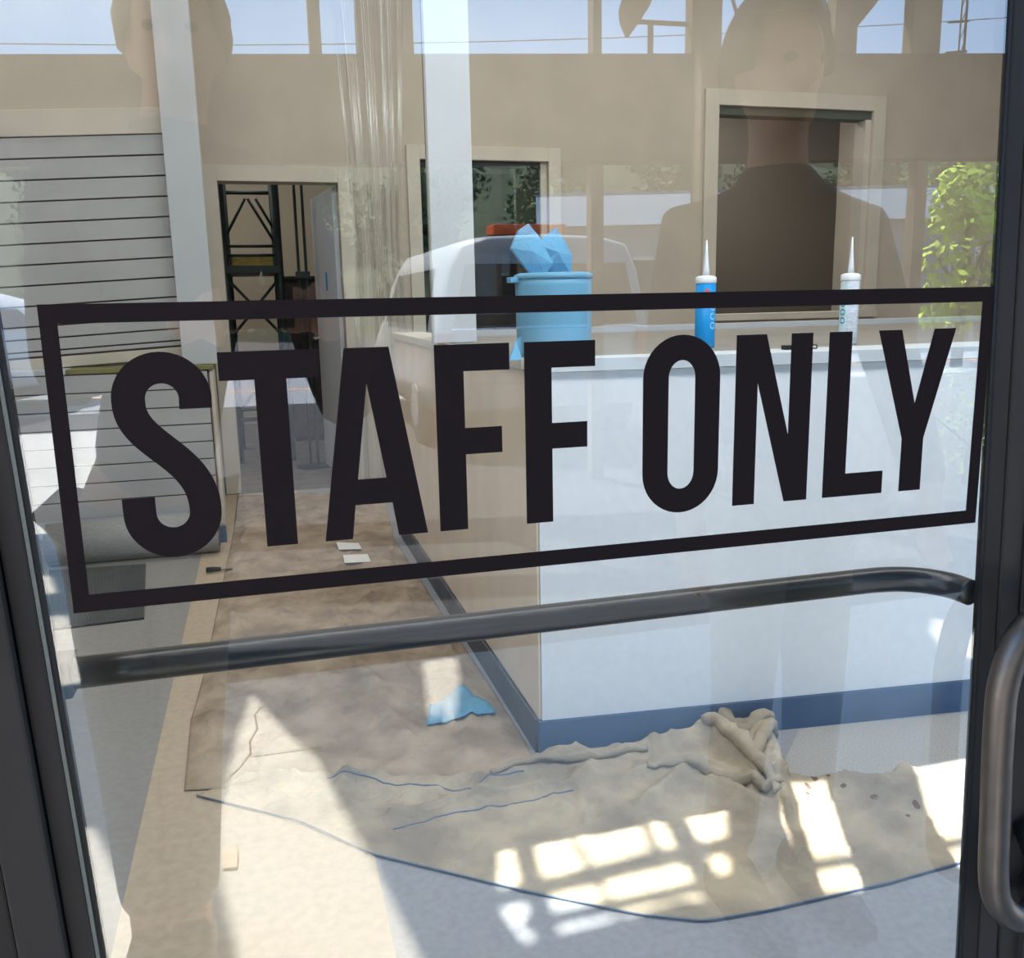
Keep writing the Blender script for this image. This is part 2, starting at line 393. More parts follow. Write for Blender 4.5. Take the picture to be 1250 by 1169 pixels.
# S : one stroke along a centre line
cl = [(-45.8, 1182.2), (-45.8, 1187)]
for i in range(0, 25):
    a = PI*i/24; cl.append((-67+21.4*math.cos(a), 1189.5+21.3*math.sin(a)))
P = [(-88.4, 1187), (-88.4, 1158), (-45.2, 1151), (-45.2, 1112)]
for i in range(1, 31):
    t_ = i/30; cl.append(tuple((1-t_)**3*P[0][k]+3*(1-t_)**2*t_*P[1][k]+3*(1-t_)*t_*t_*P[2][k]+t_**3*P[3][k] for k in (0, 1)))
for i in range(1, 25):
    a = -PI*i/24; cl.append((-66.7+21.5*math.cos(a), 1110.6+21.2*math.sin(a)))
cl += [(-88.3, 1116), (-88.3, 1122.3)]
L, R = [], []
for i in range(len(cl)):
    a = cl[max(i-1, 0)]; b = cl[min(i+1, len(cl)-1)]; tx, tz = b[0]-a[0], b[1]-a[1]; q = math.hypot(tx, tz); nx, nz = -tz/q, tx/q
    w = 10.6
    L.append(((cl[i][0]+nx*w)*mm, (cl[i][1]+nz*w)*mm)); R.append(((cl[i][0]-nx*w)*mm, (cl[i][1]-nz*w)*mm))
bm = B(); strip(bm, L, R, SY0, SY1); obj('letter', bm, M_vinyl, sg)
ZT, ZB = 1219.7, 1080.5
poly('letter', [(-29.3, ZT), (38.0, ZT), (38.0, 1200.1), (15.6, 1200.1), (15.9, ZB), (-5.6, ZB), (-6.0, 1200.1), (-29.3, 1200.1)])
# A with its counter, as legs, cap and cross bar in one outline ribbon
bm = B()
def pz(bm, pts): prism(bm, [(x*mm, SY0, z_*mm) for x, z_ in pts], (0, SY1-SY0, 0))
pz(bm, [(56.2, ZT), (71.0, ZT), (71.0, 1194.3), (61.4, 1124.7), (58.6, 1105.8), (55.4, ZB), (35.6, ZB)])
pz(bm, [(71.0, ZT), (88.0, ZT), (111.4, ZB), (89.5, ZB), (85.7, 1105.8), (82.2, 1124.7), (71.0, 1194.3)])
pz(bm, [(61.4, 1124.7), (82.2, 1124.7), (85.7, 1105.8), (58.6, 1105.8)])
obj('letter', bm, M_vinyl, sg)
for x0, x1, x2, x3 in ((120.9, 177.4, 142.3, 170.6), (189.0, 245.4, 210.3, 238.8)):
    poly('letter', [(x0, ZT), (x1, ZT), (x1, 1200.0), (x2, 1200.0), (x2, 1157.9), (x3, 1157.9), (x3, 1138.1), (x2, 1138.1), (x2, ZB), (x0, ZB)])
def stad(x0, x1, z0, z1, rx, rz, n=10):
    out = []
    for cx_, cz_, a0 in ((x1-rx, z1-rz, 0), (x0+rx, z1-rz, PI/2), (x0+rx, z0+rz, PI), (x1-rx, z0+rz, 3*PI/2)):
        for i in range(n+1):
            a = a0+PI/2*i/n; out.append(((cx_+rx*math.cos(a))*mm, (cz_+rz*math.sin(a))*mm))
    return out+out[:1]
bm = B(); strip(bm, stad(285.3, 351.7, 1078.9, 1221.5, 33.2, 33.5), stad(306.9, 330.0, 1098.6, 1201.8, 11.5, 14), SY0, SY1); obj('letter', bm, M_vinyl, sg)
bm = B()
pz(bm, [(365.6, ZT), (392.3, ZT), (415.2, 1136.5), (415.2, ZT), (435.0, ZT), (435.0, ZB), (413.6, ZB), (385.5, 1181.3), (385.5, ZB), (365.6, ZB)])
obj('letter', bm, M_vinyl, sg)
poly('letter', [(450.5, ZT), (472.0, ZT), (472.0, 1100.1), (509.2, 1100.1), (509.2, ZB), (450.5, ZB)])
poly('letter', [(497.6, ZT), (520.1, ZT), (537.4, 1156.5), (552.8, ZT), (574.4, ZT), (548.5, 1126.4), (548.5, ZB), (526.7, ZB), (526.7, 1126.8)])

# ------------------------------------------------------------------ reception counter
ct = thing('reception_counter', 'large pale blue fronted reception counter with beige side and blue base', 'counter', (0.677, 1.578, 0))
ang = math.atan2(-0.140, 1.358)
ct.rotation_euler = (0, 0, 0)
def cbox(name, m, x0, x1, y0, y1, z0, z1, bev=0.002, par=ct):
    return box(name, m, x0, x1, y0, y1, z0, z1, par, bev)
tn = -0.140/1.358
def wedge(name, m, x0, x1, ya, yb, z0, z1):       # front edge runs slightly nearer the door on the right; back edge straight
    pts = [(x0, ya+tn*x0, z0), (x1, ya+tn*x1, z0), (x1, yb, z0), (x0, yb, z0)]
    return obj(name, prism(B(), pts, (0, 0, z1-z0)), m, ct)
wedge('front_panel', M_counter, 0.006, 3.0, 0.0, 0.05, 0.10, 1.066)
wedge('base_strip', M_bluebase, -0.004, 3.0, -0.006, 0.045, 0.0, 0.098)
wedge('front_edge', mat('white_edge_band', (206, 212, 216), 0.5), -0.002, 3.0, -0.012, 0.08, 1.068, 1.10)
wedge('worktop', M_top, 0.0, 3.0, 0.082, 1.72, 1.070, 1.098)
cbox('side_panel', M_side, -0.001, 0.005, 0.006, 2.52, 0.10, 1.066)
cbox('carcass', M_side, 0.03, 2.9, 0.06, 1.66, 0.11, 1.064)
cbox('side_wall', M_side, 0.03, 0.14, 1.67, 2.51, 0.11, 1.066)
cbox('side_cap', M_trim, -0.012, 0.16, 1.722, 2.53, 1.069, 1.10)
cbox('side_cap', M_trim, -0.012, -0.001, 0.09, 1.72, 1.069, 1.10)
cbox('side_base', M_greybase, -0.012, -0.002, 0.01, 2.52, 0.0, 0.098)
cbox('back_curb', M_white, 0.2, 3.0, 1.725, 1.76, 1.03, 1.125)

# tub of wipes, pulled wipe, caulk tubes, little black device on the counter
ty = 1.78
tl, tr = at(631, 400, ty), at(720, 400, ty); tcx = (tl.x+tr.x)/2; trr = (tr.x-tl.x)/2
ztop = at(676, 339, ty).z
tub = thing('wipes_tub', 'sky blue cylindrical tub of shop wipes standing on the counter', 'tub', (tcx, ty, 1.099))
h = ztop-1.099
obj('body', lathe(B(), [(trr*0.93, 0), (trr*0.97, 0.01), (trr*0.99, h*0.9), (trr*0.99, h-0.004)], 40), M_tub, tub, True)
obj('lid', lathe(B(), [(trr*0.995, h-0.0035), (trr*1.02, h-0.002), (trr*1.02, h+0.008), (trr*0.9, h+0.013), (trr*0.3, h+0.014)], 40), M_tub, tub, True)
obj('opening_tab', bx(B(), -trr*1.2, -trr*0.9, -0.02, 0.02, h-0.012, h+0.003, 0.003), M_tub, tub)
def folded(name, outline, Y, m, parent, off, depth=0.012, seed=0):
    pts = [at(x, y, Y)-Vector(off) for x, y in outline]
    bm = B(); c = sum(pts, Vector())/len(pts)
    f = [bm.verts.new(p+Vector((0, 0.004, 0))) for p in pts]; bk = [bm.verts.new(p+Vector((0, 0.008+depth, 0))) for p in pts]
    a = bm.verts.new(c+Vector((0, -depth, 0))); b = bm.verts.new(c+Vector((0, depth*1.5+0.012, 0))); n = len(pts)
    for i in range(n):
        j = (i+1) % n; bm.faces.new((f[i], f[j], a)); bm.faces.new((bk[j], bk[i], b)); bm.faces.new((f[i], bk[i], bk[j], f[j]))
    return obj(name, bm, m, parent)
off = (tcx, ty, 1.099)
wp = thing('paper_wipe', 'folded blue paper wipe pulled up out of the tub lid', 'wipe', (tcx, ty, 1.099+h+0.0145))
off = (tcx, ty, 1.099+h+0.0145)
folded('left_fold', [(649, 335), (666, 335), (676, 322), (660, 290), (646, 273), (634, 281), (625, 303), (636, 318)], ty, M_rag, wp, off, 0.016)
folded('right_fold', [(667, 335), (698, 335), (699, 312), (692, 297), (680, 278), (664, 290), (655, 298), (668, 318)], ty+0.014, M_rag, wp, off, 0.022)
e = at(630, 428, 1.66)
rg = obj('paper_wipe', B(), M_rag)
bmr = B(); pr = [at(620, 416, 1.63), at(636, 411, 1.68), at(637, 440, 1.60), at(622, 436, 1.59)]
lo = [Vector((p.x, p.y, 1.1005)) for p in pr]
a = [bmr.verts.new(p) for p in lo]; tp = bmr.verts.new((sum(p.x for p in lo)/4+0.006, sum(p.y for p in lo)/4+0.01, 1.150)); tp2 = bmr.verts.new((lo[1].x, lo[1].y, 1.158))
for f in ((0, 1, 2, 3),): bmr.faces.new([a[i] for i in f])
bmr.faces.new((a[0], tp2, a[1])); bmr.faces.new((a[0], tp, tp2)); bmr.faces.new((a[3], tp, a[0])); bmr.faces.new((a[2], tp, a[3])); bmr.faces.new((a[1], tp2, tp, a[2]))
bmesh.ops.recalc_face_normals(bmr, faces=bmr.faces[:]); bmr.to_mesh(rg.data); bmr.free()
tag(rg, 'small crumpled blue wipe on the counter edge left of the tub', 'wipe')

def wrap_text(txt, size, r, ang0, z0, m, parent, sx=1.9):
    c = bpy.data.curves.new('lettering', 'FONT'); c.body = txt; c.size = size; c.align_x = 'LEFT'; c.space_character = 1.1
    o = bpy.data.objects.new('tmp_text', c); COL.objects.link(o)
    o2 = solid_from(o, 'lettering', m, parent, False)
    for v in o2.data.vertices:
        x, y = v.co.x, v.co.y           # text runs down the tube: x -> -z, y -> angle
        th = ang0 + y/r
        v.co = ((r+0.0006)*math.cos(th), (r+0.0006)*math.sin(th), z0-x*sx)
    return o2
def caulk(px, base, top, tip, x0p, x1p, Y, label, kind):
    b0 = at(px, base, Y); r = (at(x1p, 380, Y).x-at(x0p, 380, Y).x)/2
    zt = at(px, top, Y).z; zn = at(px, tip, Y).z; H = zt-1.099
    t = thing('caulk_tube', label, 'caulk', (b0.x, Y, 1.099), 'caulk tubes standing on the counter')
    lm = M_tube if kind == 0 else M_tubeg
    obj('cartridge', lathe(B(), [(r*0.96, 0), (r, 0.004), (r, H-0.022)], 32), lm, t, True)
    obj('collar', lathe(B(), [(r*1.0, H-0.0215), (r*1.05, H-0.019), (r*1.05, H-0.004), (r*0.8, H), (r*0.35, H+0.002)], 32), M_tubew, t, True)
    obj('nozzle', lathe(B(), [(r*0.34, H+0.0025), (r*0.30, H+0.02), (r*0.17, H+(zn-zt)*0.6), (r*0.07, zn-1.099)], 20), M_tubew, t, True)
    if kind == 0:
        wrap_text('2000', 0.026, r, math.radians(-88), H-0.052, M_txt, t)
        bm = B(); lathe(bm, [(0.0045, 0), (0.006, 0.0008)], 14); e_ = obj('emblem', bm, M_red, t)
        e_.rotation_euler = (PI/2, 0, math.radians(-20)); e_.location = (-r*0.34, -r*0.94, H-0.043)
    else:
        bm = B(); n = 8; a0, a1 = math.radians(165), math.radians(222)
        lo = [((r+0.0005)*math.cos(a0+(a1-a0)*i/n), (r+0.0005)*math.sin(a0+(a1-a0)*i/n)) for i in range(n+1)]
        for i in range(n):
            v = [bm.verts.new((*lo[i], 0.01)), bm.verts.new((*lo[i+1], 0.01)), bm.verts.new((*lo[i+1], H-0.026)), bm.verts.new((*lo[i], H-0.026))]; bm.faces.new(v)
        obj('label_band', bm, mat('pale_label', (206, 226, 232), 0.5), t)
        wrap_text('2000', 0.024, r+0.0006, math.radians(-181), H-0.052, M_teal, t)
    return t
caulk(860, 423, 337, 293, 850, 872, 1.86, 'bright blue caulk tube with white nozzle standing on the counter', 0)
caulk(1034, 421, 334, 289, 1024, 1043, 1.76, 'pale grey caulk tube with white nozzle, right of the blue one', 1)
p0, p1 = at(961, 425, 1.58), at(1000, 425, 1.58)
dv = thing('label_holder', 'small flat black holder lying at the front edge of the worktop', 'holder', ((p0.x+p1.x)/2, 1.60, 1.1005))
w_ = (p1.x-p0.x)/2
obj('case', bx(B(), -w_, w_, -0.012, 0.012, 0, 0.012, 0.002), M_black, dv)
obj('paper_slip', bx(B(), w_*0.2, w_*0.9, -0.0128, -0.0122, 0.003, 0.009), M_trim, dv)

# ------------------------------------------------------------------ drop cloths on the floor
def coons(bot, top, lef, rig, nu, nv):
    b, t_, l_, r_ = resample(bot, nu), resample(top, nu), resample(lef, nv), resample(rig, nv); G = []
    for j in range(nv):
        v = j/(nv-1); row = []
        for i in range(nu):
            u = i/(nu-1)
            p = b[i]*(1-v)+t_[i]*v + l_[j]*(1-u)+r_[j]*u - (b[0]*(1-u)*(1-v)+b[-1]*u*(1-v)+t_[0]*(1-u)*v+t_[-1]*u*v)
            row.append(p)
        G.append(row)
    return G
def segd(p, a, b):
    ab = b-a; f = max(0, min(1, (p-a).dot(ab)/max(1e-9, ab.dot(ab)))); return (p-(a+ab*f)).length
def cloth(G, zfun, thick=0.002):
    nv, nu = len(G), len(G[0]); bm = B()
    vt = [[bm.verts.new((p.x, p.y, zfun(p, i/(nu-1), j/(nv-1)))) for i, p in enumerate(row)] for j, row in enumerate(G)]
    for j in range(nv-1):
        for i in range(nu-1): bm.faces.new((vt[j][i], vt[j][i+1], vt[j+1][i+1], vt[j+1][i]))
    r = bmesh.ops.extrude_face_region(bm, geom=bm.faces[:])
    for v in r['geom']:
        if isinstance(v, bmesh.types.BMVert): v.co.z -= thick
    return bm
def ridge(q, sc, sd): return max(0, 1-2.4*abs(noise.noise(q*sc+Vector((sd, sd*2, sd*3)))))**2
def P2(l): return [Vector((q.x, q.y, 0)) for q in (fl(*p) for p in l)]
ridA = [(P2(l), h_, w_) for l, h_, w_ in (
    ([(480, 860), (430, 800), (405, 740)], 0.012, 0.02), ([(520, 960), (470, 880), (455, 830)], 0.01, 0.03), ([(240, 880), (330, 890), (420, 870)], 0.012, 0.03),
    ([(250, 930), (350, 925), (480, 940)], 0.014, 0.03), ([(400, 700), (470, 690)], 0.012, 0.05), ([(300, 640), (330, 700)], 0.012, 0.05),
    ([(260, 830), (300, 830), (390, 815)], 0.016, 0.03), ([(560, 930), (620, 900), (600, 860)], 0.014, 0.03), ([(290, 960), (400, 945)], 0.015, 0.02))]
def zA(p, u, v):
    q = Vector((p.x, p.y, 0)); z_ = 0.004
    for pl, h_, w_ in ridA:
        d = min(segd(q, a, b) for a, b in zip(pl, pl[1:])); z_ += h_*math.exp(-(d/w_)**2)
    w2 = Vector((q.x*1.6, q.y*0.7, 0))
    z_ += 0.016*ridge(w2, 4.0, 3.1) + 0.011*ridge(q, 9.0, 1.7) + 0.005*ridge(q, 22.0, 5.2)
    return 0.0042 + (z_-0.004)*min(1, min(u, 1-u)*14, min(v, 1-v)*14+0.2)
GA = coons(P2([(225, 966), (330, 962), (430, 960), (560, 960), (652, 938)]), P2([(290, 606), (380, 602), (468, 606)]),
           P2([(225, 966), (233, 880), (250, 820), (268, 730), (285, 650), (290, 606)]), P2([(652, 938), (645, 912), (600, 840), (540, 750), (482, 660), (468, 606)]), 110, 190)
tag(obj('drop_cloth', cloth(GA, zA), M_kraft, None, True), 'brown stained paint drop cloth along the counter side towards the back doorway', 'drop cloth')
ridB = [(P2(l), h_, w_) for l, h_, w_ in (
    ([(600, 966), (690, 935), (770, 925), (850, 905)], 0.03, 0.025), ([(480, 1000), (600, 975), (700, 965), (705, 950), (760, 955), (850, 945)], 0.022, 0.016),
    ([(705, 950), (715, 1010)], 0.02, 0.012), ([(850, 900), (905, 940), (945, 965), (960, 1000)], 0.06, 0.026), ([(850, 895), (880, 905), (935, 900)], 0.05, 0.022),
    ([(935, 900), (905, 935), (920, 975)], 0.045, 0.02), ([(780, 990), (840, 945), (900, 950)], 0.03, 0.022), ([(870, 960), (920, 985), (990, 1005)], 0.026, 0.02),
    ([(960, 965), (1060, 960), (1150, 985)], 0.018, 0.03), ([(1100, 960), (1140, 985), (1190, 1000)], 0.03, 0.025), ([(420, 985), (520, 1000), (640, 975)], 0.012, 0.02),
    ([(740, 985), (790, 1000), (800, 1040)], 0.014, 0.02))]
def zB(p, u, v):
    q = Vector((p.x, p.y, 0)); z_ = 0.0
    for pl, h_, w_ in ridB:
        d = min(segd(q, a, b) for a, b in zip(pl, pl[1:])); z_ = max(z_, h_*0.8*math.exp(-(d/w_)**2))
    z_ += 0.014*ridge(q, 4.0, 8.3)*(0.4+v) + 0.010*ridge(q, 10.0, 2.9)*(0.3+v) + 0.004*ridge(q, 24.0, 6.4)
    base = 0.018 if v > 0.75 and u < 0.45 else 0.0
    return 0.0045 + z_*min(1, min(u, 1-u)*12, v*16+0.05) + 0.012*max(0, v-0.6)/0.4 + (0.016 if v < 0.98 else 0)*max(0, v-0.5)*2*min(1, min(u, 1-u)*12)*max(0, 1-2.2*abs(noise.noise(q*9.0+Vector((2, 7, 1)))))**2
GB = coons(P2([(240, 972), (365, 1003), (455, 1044), (640, 1089), (780, 1118), (860, 1126), (940, 1112), (1080, 1080), (1205, 1045)]),
           P2([(300, 948), (440, 955), (590, 956), (690, 925), (770, 916), (850, 905), (905, 903), (942, 900), (952, 930), (962, 965), (1060, 958), (1120, 958), (1215, 985)]),
           P2([(240, 972), (300, 948)]), P2([(1205, 1045), (1215, 985)]), 260, 80)
db = obj('drop_cloth', cloth(GB, zB), M_canvas, None, True)
tag(db, 'crumpled canvas drop cloth with a blue hem in front of the counter', 'drop cloth')
hem = [Vector((p.x, p.y-0.003, 0.006)) for p in resample(GB[0], 60)]
obj('hem', tube(B(), hem, 0.0018, 6), M_hem, db, True)
from mathutils.bvhtree import BVHTree
bvB = BVHTree.FromPolygons([v.co.copy() for v in db.data.vertices], [tuple(p.vertices) for p in db.data.polygons])
def topB(x, y):
    h_ = bvB.ray_cast(Vector((x, y, 1)), Vector((0, 0, -1)))[0]
    return h_.z if h_ else 0.006
def onB(l, m_, r_=0.0018, name='fold_edge'):
    pts = [(q.x, q.y, topB(q.x, q.y)+0.0005) for q in smoothpts(P2(l), 8)]; return obj(name, tube(B(), pts, r_, 6), m_, db, True)
onB([(480, 1018), (540, 1005), (600, 990), (650, 982), (700, 972)], M_hem); onB([(400, 958), (440, 960), (500, 968), (570, 971), (640, 960)], M_hem)
# rust spots on the canvas
for x, y, r_ in ((993, 964, 0.010), (986, 972, 0.009), (985, 980, 0.007), (1029, 972, 0.008), (1067, 984, 0.012), (1118, 990, 0.010), (1108, 1000, 0.006), (1010, 964, 0.006)):
    q = fl(x, y); bm = B(); n = 10
    ring = [(q.x+r_*math.cos(2*PI*k/n)*(0.8+0.3*((k*7) % 5)/5), q.y+r_*math.sin(2*PI*k/n)) for k in range(n)]
    vs = [bm.verts.new((x_, y_, topB(x_, y_)+0.0008)) for x_, y_ in ring]; vc = bm.verts.new((q.x, q.y, topB(q.x, q.y)+0.0012))
    for k in range(n): bm.faces.new((vs[k], vs[(k+1) % n], vc))
    obj('rust_spot', bm, mat('rust_stain', (104, 84, 70), 0.9), db)
# twisted folds heaped at the back edge of the canvas
for l, rs in (([(846, 903), (872, 898), (898, 912), (925, 905), (947, 899)], (0.012, 0.03, 0.024, 0.03, 0.014)), ([(858, 908), (884, 922), (912, 945), (936, 966), (948, 992)], (0.016, 0.026, 0.03, 0.024, 0.01)),
              ([(944, 902), (926, 925), (918, 948), (930, 972)], (0.016, 0.026, 0.022, 0.012)), ([(952, 985), (900, 968), (850, 948), (790, 952)], (0.014, 0.024, 0.02, 0.008)),
              ([(600, 966), (660, 948), (720, 938), (790, 925)], (0.008, 0.016, 0.018, 0.01))):
    c_ = resample(smoothpts([Vector((q.x, q.y, 0)) for q in P2(l)], 6), 22); rr_ = resample([Vector((v, 0, 0)) for v in rs], 22); bm = B()
    pts = [(q.x, q.y, topB(q.x, q.y)+rr_[i].x*0.45) for i, q in enumerate(c_)]
    tube(bm, pts, [v.x*(0.85+0.3*noise.noise(Vector((i*0.6, v.x*90, 1)))) for i, v in enumerate(rr_)], 14)
    for v in bm.verts: v.co += Vector((1, 1, 1))*0.006*noise.noise(v.co*38)
    obj('fold', bm, M_canvas, db, True)
# pale carpet offcut at right
bm = B(); pc = P2([(952, 962), (958, 930), (975, 893), (1080, 883), (1215, 870), (1230, 966), (1130, 964), (1060, 966)])
prism(bm, [(p.x, p.y, 0.001) for p in pc], (0, 0, 0.008))
tag(obj('carpet_offcut', bm, M_carpet), 'pale grey carpet offcut lying at the foot of the blue counter base', 'carpet')
# blue wipe on the floor
bm = B(); pw = P2([(521, 889), (607, 880), (592, 850), (566, 843), (550, 868), (524, 868)])
GW = coons([pw[0], pw[1]], [pw[5], pw[3]], [pw[0], pw[5]], [pw[1], pw[3]], 12, 10)
def zW(p, u, v): return zA(p, 0.5, 0.5)+0.008+0.008*abs(noise.noise(Vector((p.x*25, p.y*25, 0))))
tag(obj('paper_wipe', cloth(GW, zW, 0.0012), M_rag, None, True), 'flat blue paper wipe dropped on the brown drop cloth', 'wipe')
# white patches put in for reflected glints, dark putty knife
for l, lab in (([(411, 668), (438, 669), (442, 676), (414, 677)], 'small white patch put in for a reflected glint, the farther of two on the brown cloth'),
               ([(419, 684), (449, 683), (453, 692), (421, 694)], 'small white patch put in for a reflected glint, the nearer of two on the brown cloth')):
    bm = B(); q = P2(l); zz = max(zA(p, 0.5, 0.5) for p in q)+0.003
    prism(bm, [(p.x, p.y, zz) for p in q], (0, 0, 0.002)); tag(obj('glint_patch', bm, mat('glint_white', (238, 238, 234), 0.8)), lab, 'patch', 'glint patches on the brown cloth')
a, b = fl(252, 700), fl(288, 700)
kn = thing('putty_knife', 'small dark putty knife lying on the tan floor near the slat wall', 'tool', ((a.x+b.x)/2, a.y, 0.004))
hl = (b.x-a.x)/2
obj('handle', tube(B(), [(-hl, 0, 0.014), (-hl*0.4, 0, 0.014), (0.0, 0, 0.012)], [0.013, 0.012, 0.009], 10), M_black, kn, True)
obj('blade', prism(B(), [(0.0, -0.006, 0.008), (hl, -0.02, 0.006), (hl, 0.02, 0.006), (0.0, 0.006, 0.008)], (0, 0, 0.002)), mat('steel', (96, 96, 98), 0.4, metal=0.6), kn)
# carpet roll and ribbed mat by the slat wall
ry = PY-0.36
ra, rb = at(60, 672, ry), at(268, 662, ry)
rl = thing('carpet_roll', 'grey carpet roll lying along the foot of the slat half wall', 'carpet roll', ((ra.x+rb.x)/2, ry, 0))
rad = 0.105; hl = (rb.x-ra.x)/2
obj('roll', tube(B(), [(-hl, 0, rad), (hl, 0, rad)], rad, 36), M_roll, rl, True)
sp = B(); pts = [(hl+0.0015, 0.011*t_/5*math.cos(t_*0.5), rad+0.011*t_/5*math.sin(t_*0.5)) for t_ in range(8, 44)]
obj('spiral_end', tube(sp, pts, 0.003, 6), M_greybase, rl, True)
mt = thing('ribbed_mat', 'dark ribbed rubber mat on the floor in front of the carpet roll', 'mat', (0, 0, 0))
mq = P2([(62, 770), (176, 756), (178, 690), (60, 698)])
bm = B(); prism(bm, [(p.x, p.y, 0.0005) for p in mq], (0, 0, 0.006)); obj('mat_base', bm, M_gasket, mt)
bm = B()
for i in range(46):
    f = (i+0.5)/46; a = mq[0].lerp(mq[1], f); b = mq[3].lerp(mq[2], f); bar(bm, (a.x, a.y, 0.009), (b.x, b.y, 0.009), 0.006, 0.005)
o = obj('ribs', bm, M_mat, mt); o['kind'] = 'stuff'

# ------------------------------------------------------------------ back room: door leaf, scaffold, cabinet; hanging plastic
dl = shell('door_2', (0.56, 5.80, 0)); dl.rotation_euler = (0, 0, math.radians(98))
box('leaf', mat('pale_blue_door', (214, 220, 232), 0.5), 0.0, 0.74, -0.022, 0.022, 0.01, 2.03, dl, 0.003)
hd = obj('lever_handle', tube(B(), smoothpts([(0.68, 0.024, 1.0), (0.68, 0.065, 1.0), (0.66, 0.075, 1.0), (0.57, 0.075, 1.0)], 5), 0.010, 10), mat('steel_bright', (190, 188, 182), 0.3, metal=0.9), dl, True)
box('label_plate', M_tube, 0.3, 0.34, 0.0225, 0.026, 1.35, 1.48, dl)
SCY = 6.9
sc = thing('scaffold_tower', 'dark green steel scaffold tower seen through the back doorway', 'scaffold', (at(305, 500, SCY).x, SCY, 0))
xa, xb = at(281, 400, SCY).x-sc.location.x, at(346, 400, SCY).x-sc.location.x
for yy in (0.0, 0.75):
    for xx in (xa, xb): obj('upright', tube(B(), [(xx, yy, 0.0), (xx, yy, 2.6)], 0.032, 12), M_scaf, sc, True)
for zz in (0.35, 0.85, 1.28, 2.2):
    for yy in (0.0, 0.75): obj('ledger', tube(B(), [(xa, yy, zz), (xb, yy, zz)], 0.016, 8), M_scaf, sc, True)
zpl = at(310, 326, SCY).z
obj('plank', bx(B(), xa, xb, -0.06, 0.75, zpl-0.05, zpl+0.01, 0.004), M_scaf, sc)
obj('toe_board', bx(B(), xa, xb, 0.76, 0.79, zpl+0.02, zpl+0.14, 0.004), M_plank, sc)
for zz in (0.05, 0.12): obj('guard_rail', tube(B(), [(xa, 0.0, zpl+zz+0.04), (xb, 0.0, zpl+zz+0.04)], 0.012, 8), M_scaf, sc, True)
for a, b in (((xa, -0.02, zpl-0.08), (xb, -0.02, zpl-0.55)), ((xb, -0.02, zpl-0.08), (xa, -0.02, zpl-0.55)), ((xa, 0.02, zpl+0.2), ((xa+xb)/2-0.02, 0.02, zpl+0.52)), (((xa+xb)/2, 0.02, zpl+0.52), (xb, 0.02, zpl+0.15)),
             (((xa+xb)/2+0.06, 0.02, zpl+0.52), (xb, 0.02, zpl+0.25)), ((xa, 0.02, 0.85), (xb, 0.02, 0.4)), ((xb, 0.02, 0.85), (xa, 0.02, 0.4))):
    obj('brace', tube(B(), [a, b], 0.011, 8), M_scaf, sc, True)
CBY = 7.9
ca, cb = at(351, 400, CBY).x, at(398, 400, CBY).x; ch = at(370, 337, CBY).z
cbn = thing('storage_cabinet', 'dark brown storage cabinet behind the scaffold in the back room', 'cabinet', ((ca+cb)/2, CBY, 0)); cw = (cb-ca)/2
M_cab = mat('dark_brown_wood', (58, 50, 46), 0.6, 8, 0.2)
obj('carcass', bx(B(), -cw, cw, 0.0, 0.45, 0.05, ch-0.03, 0.004), M_cab, cbn); obj('top', bx(B(), -cw-0.02, cw+0.02, -0.03, 0.46, ch-0.029, ch, 0.004), M_cab, cbn)
for s in (-1, 1):
    d = obj('cabinet_door', bx(B(), s*cw*0.5-cw*0.46, s*cw*0.5+cw*0.46, -0.022, -0.001, 0.08, ch-0.06, 0.003), M_cab, cbn)
    obj('knob', lathe(B(), [(0.008, 0), (0.012, 0.01), (0.004, 0.02)], 10, (s*0.04, -0.03, ch*0.6)), M_black, d)
obj('plinth', bx(B(), -cw+0.01, cw-0.01, 0.02, 0.44, 0, 0.049), M_black, cbn)
pl = thing('pole_stand', 'thin pair of dark poles standing right of the scaffold', 'stand', (at(367, 300, 6.5).x, 6.5, 0))
for dx in (-0.025, 0.03): obj('pole', tube(B(), [(dx, 0, 0.02), (dx, 0, 2.5)], 0.011, 8), M_scaf, pl, True)
obj('foot', lathe(B(), [(0.14, 0), (0.14, 0.012), (0.03, 0.02)], 20), M_scaf, pl); obj('clamp', bx(B(), -0.05, 0.055, -0.03, 0.03, 1.45, 1.5, 0.004), M_scaf, pl)
# hanging clear plastic
bm = B(); nu, nv = 70, 24; g = []
for j in range(nv):
    zz = 0.03+3.5*j/(nv-1); row = []
    for i in range(nu):
        u = i/(nu-1); gather = 0.62+0.38*abs(zz-1.6)/1.9
        x = 0.74+(u-0.5)*0.46*gather; y = 5.05+0.05*math.sin(u*21+zz*0.7)+0.03*math.sin(u*47+2+zz*1.3)
        row.append(bm.verts.new((x, y, zz)))
    g.append(row)
for j in range(nv-1):
    for i in range(nu-1): bm.faces.new((g[j][i], g[j][i+1], g[j+1][i+1], g[j+1][i]))
tag(obj('plastic_sheet', bm, M_plastic, None, True), 'clear plastic dust sheet hanging in folds right of the back doorway', 'plastic sheet')

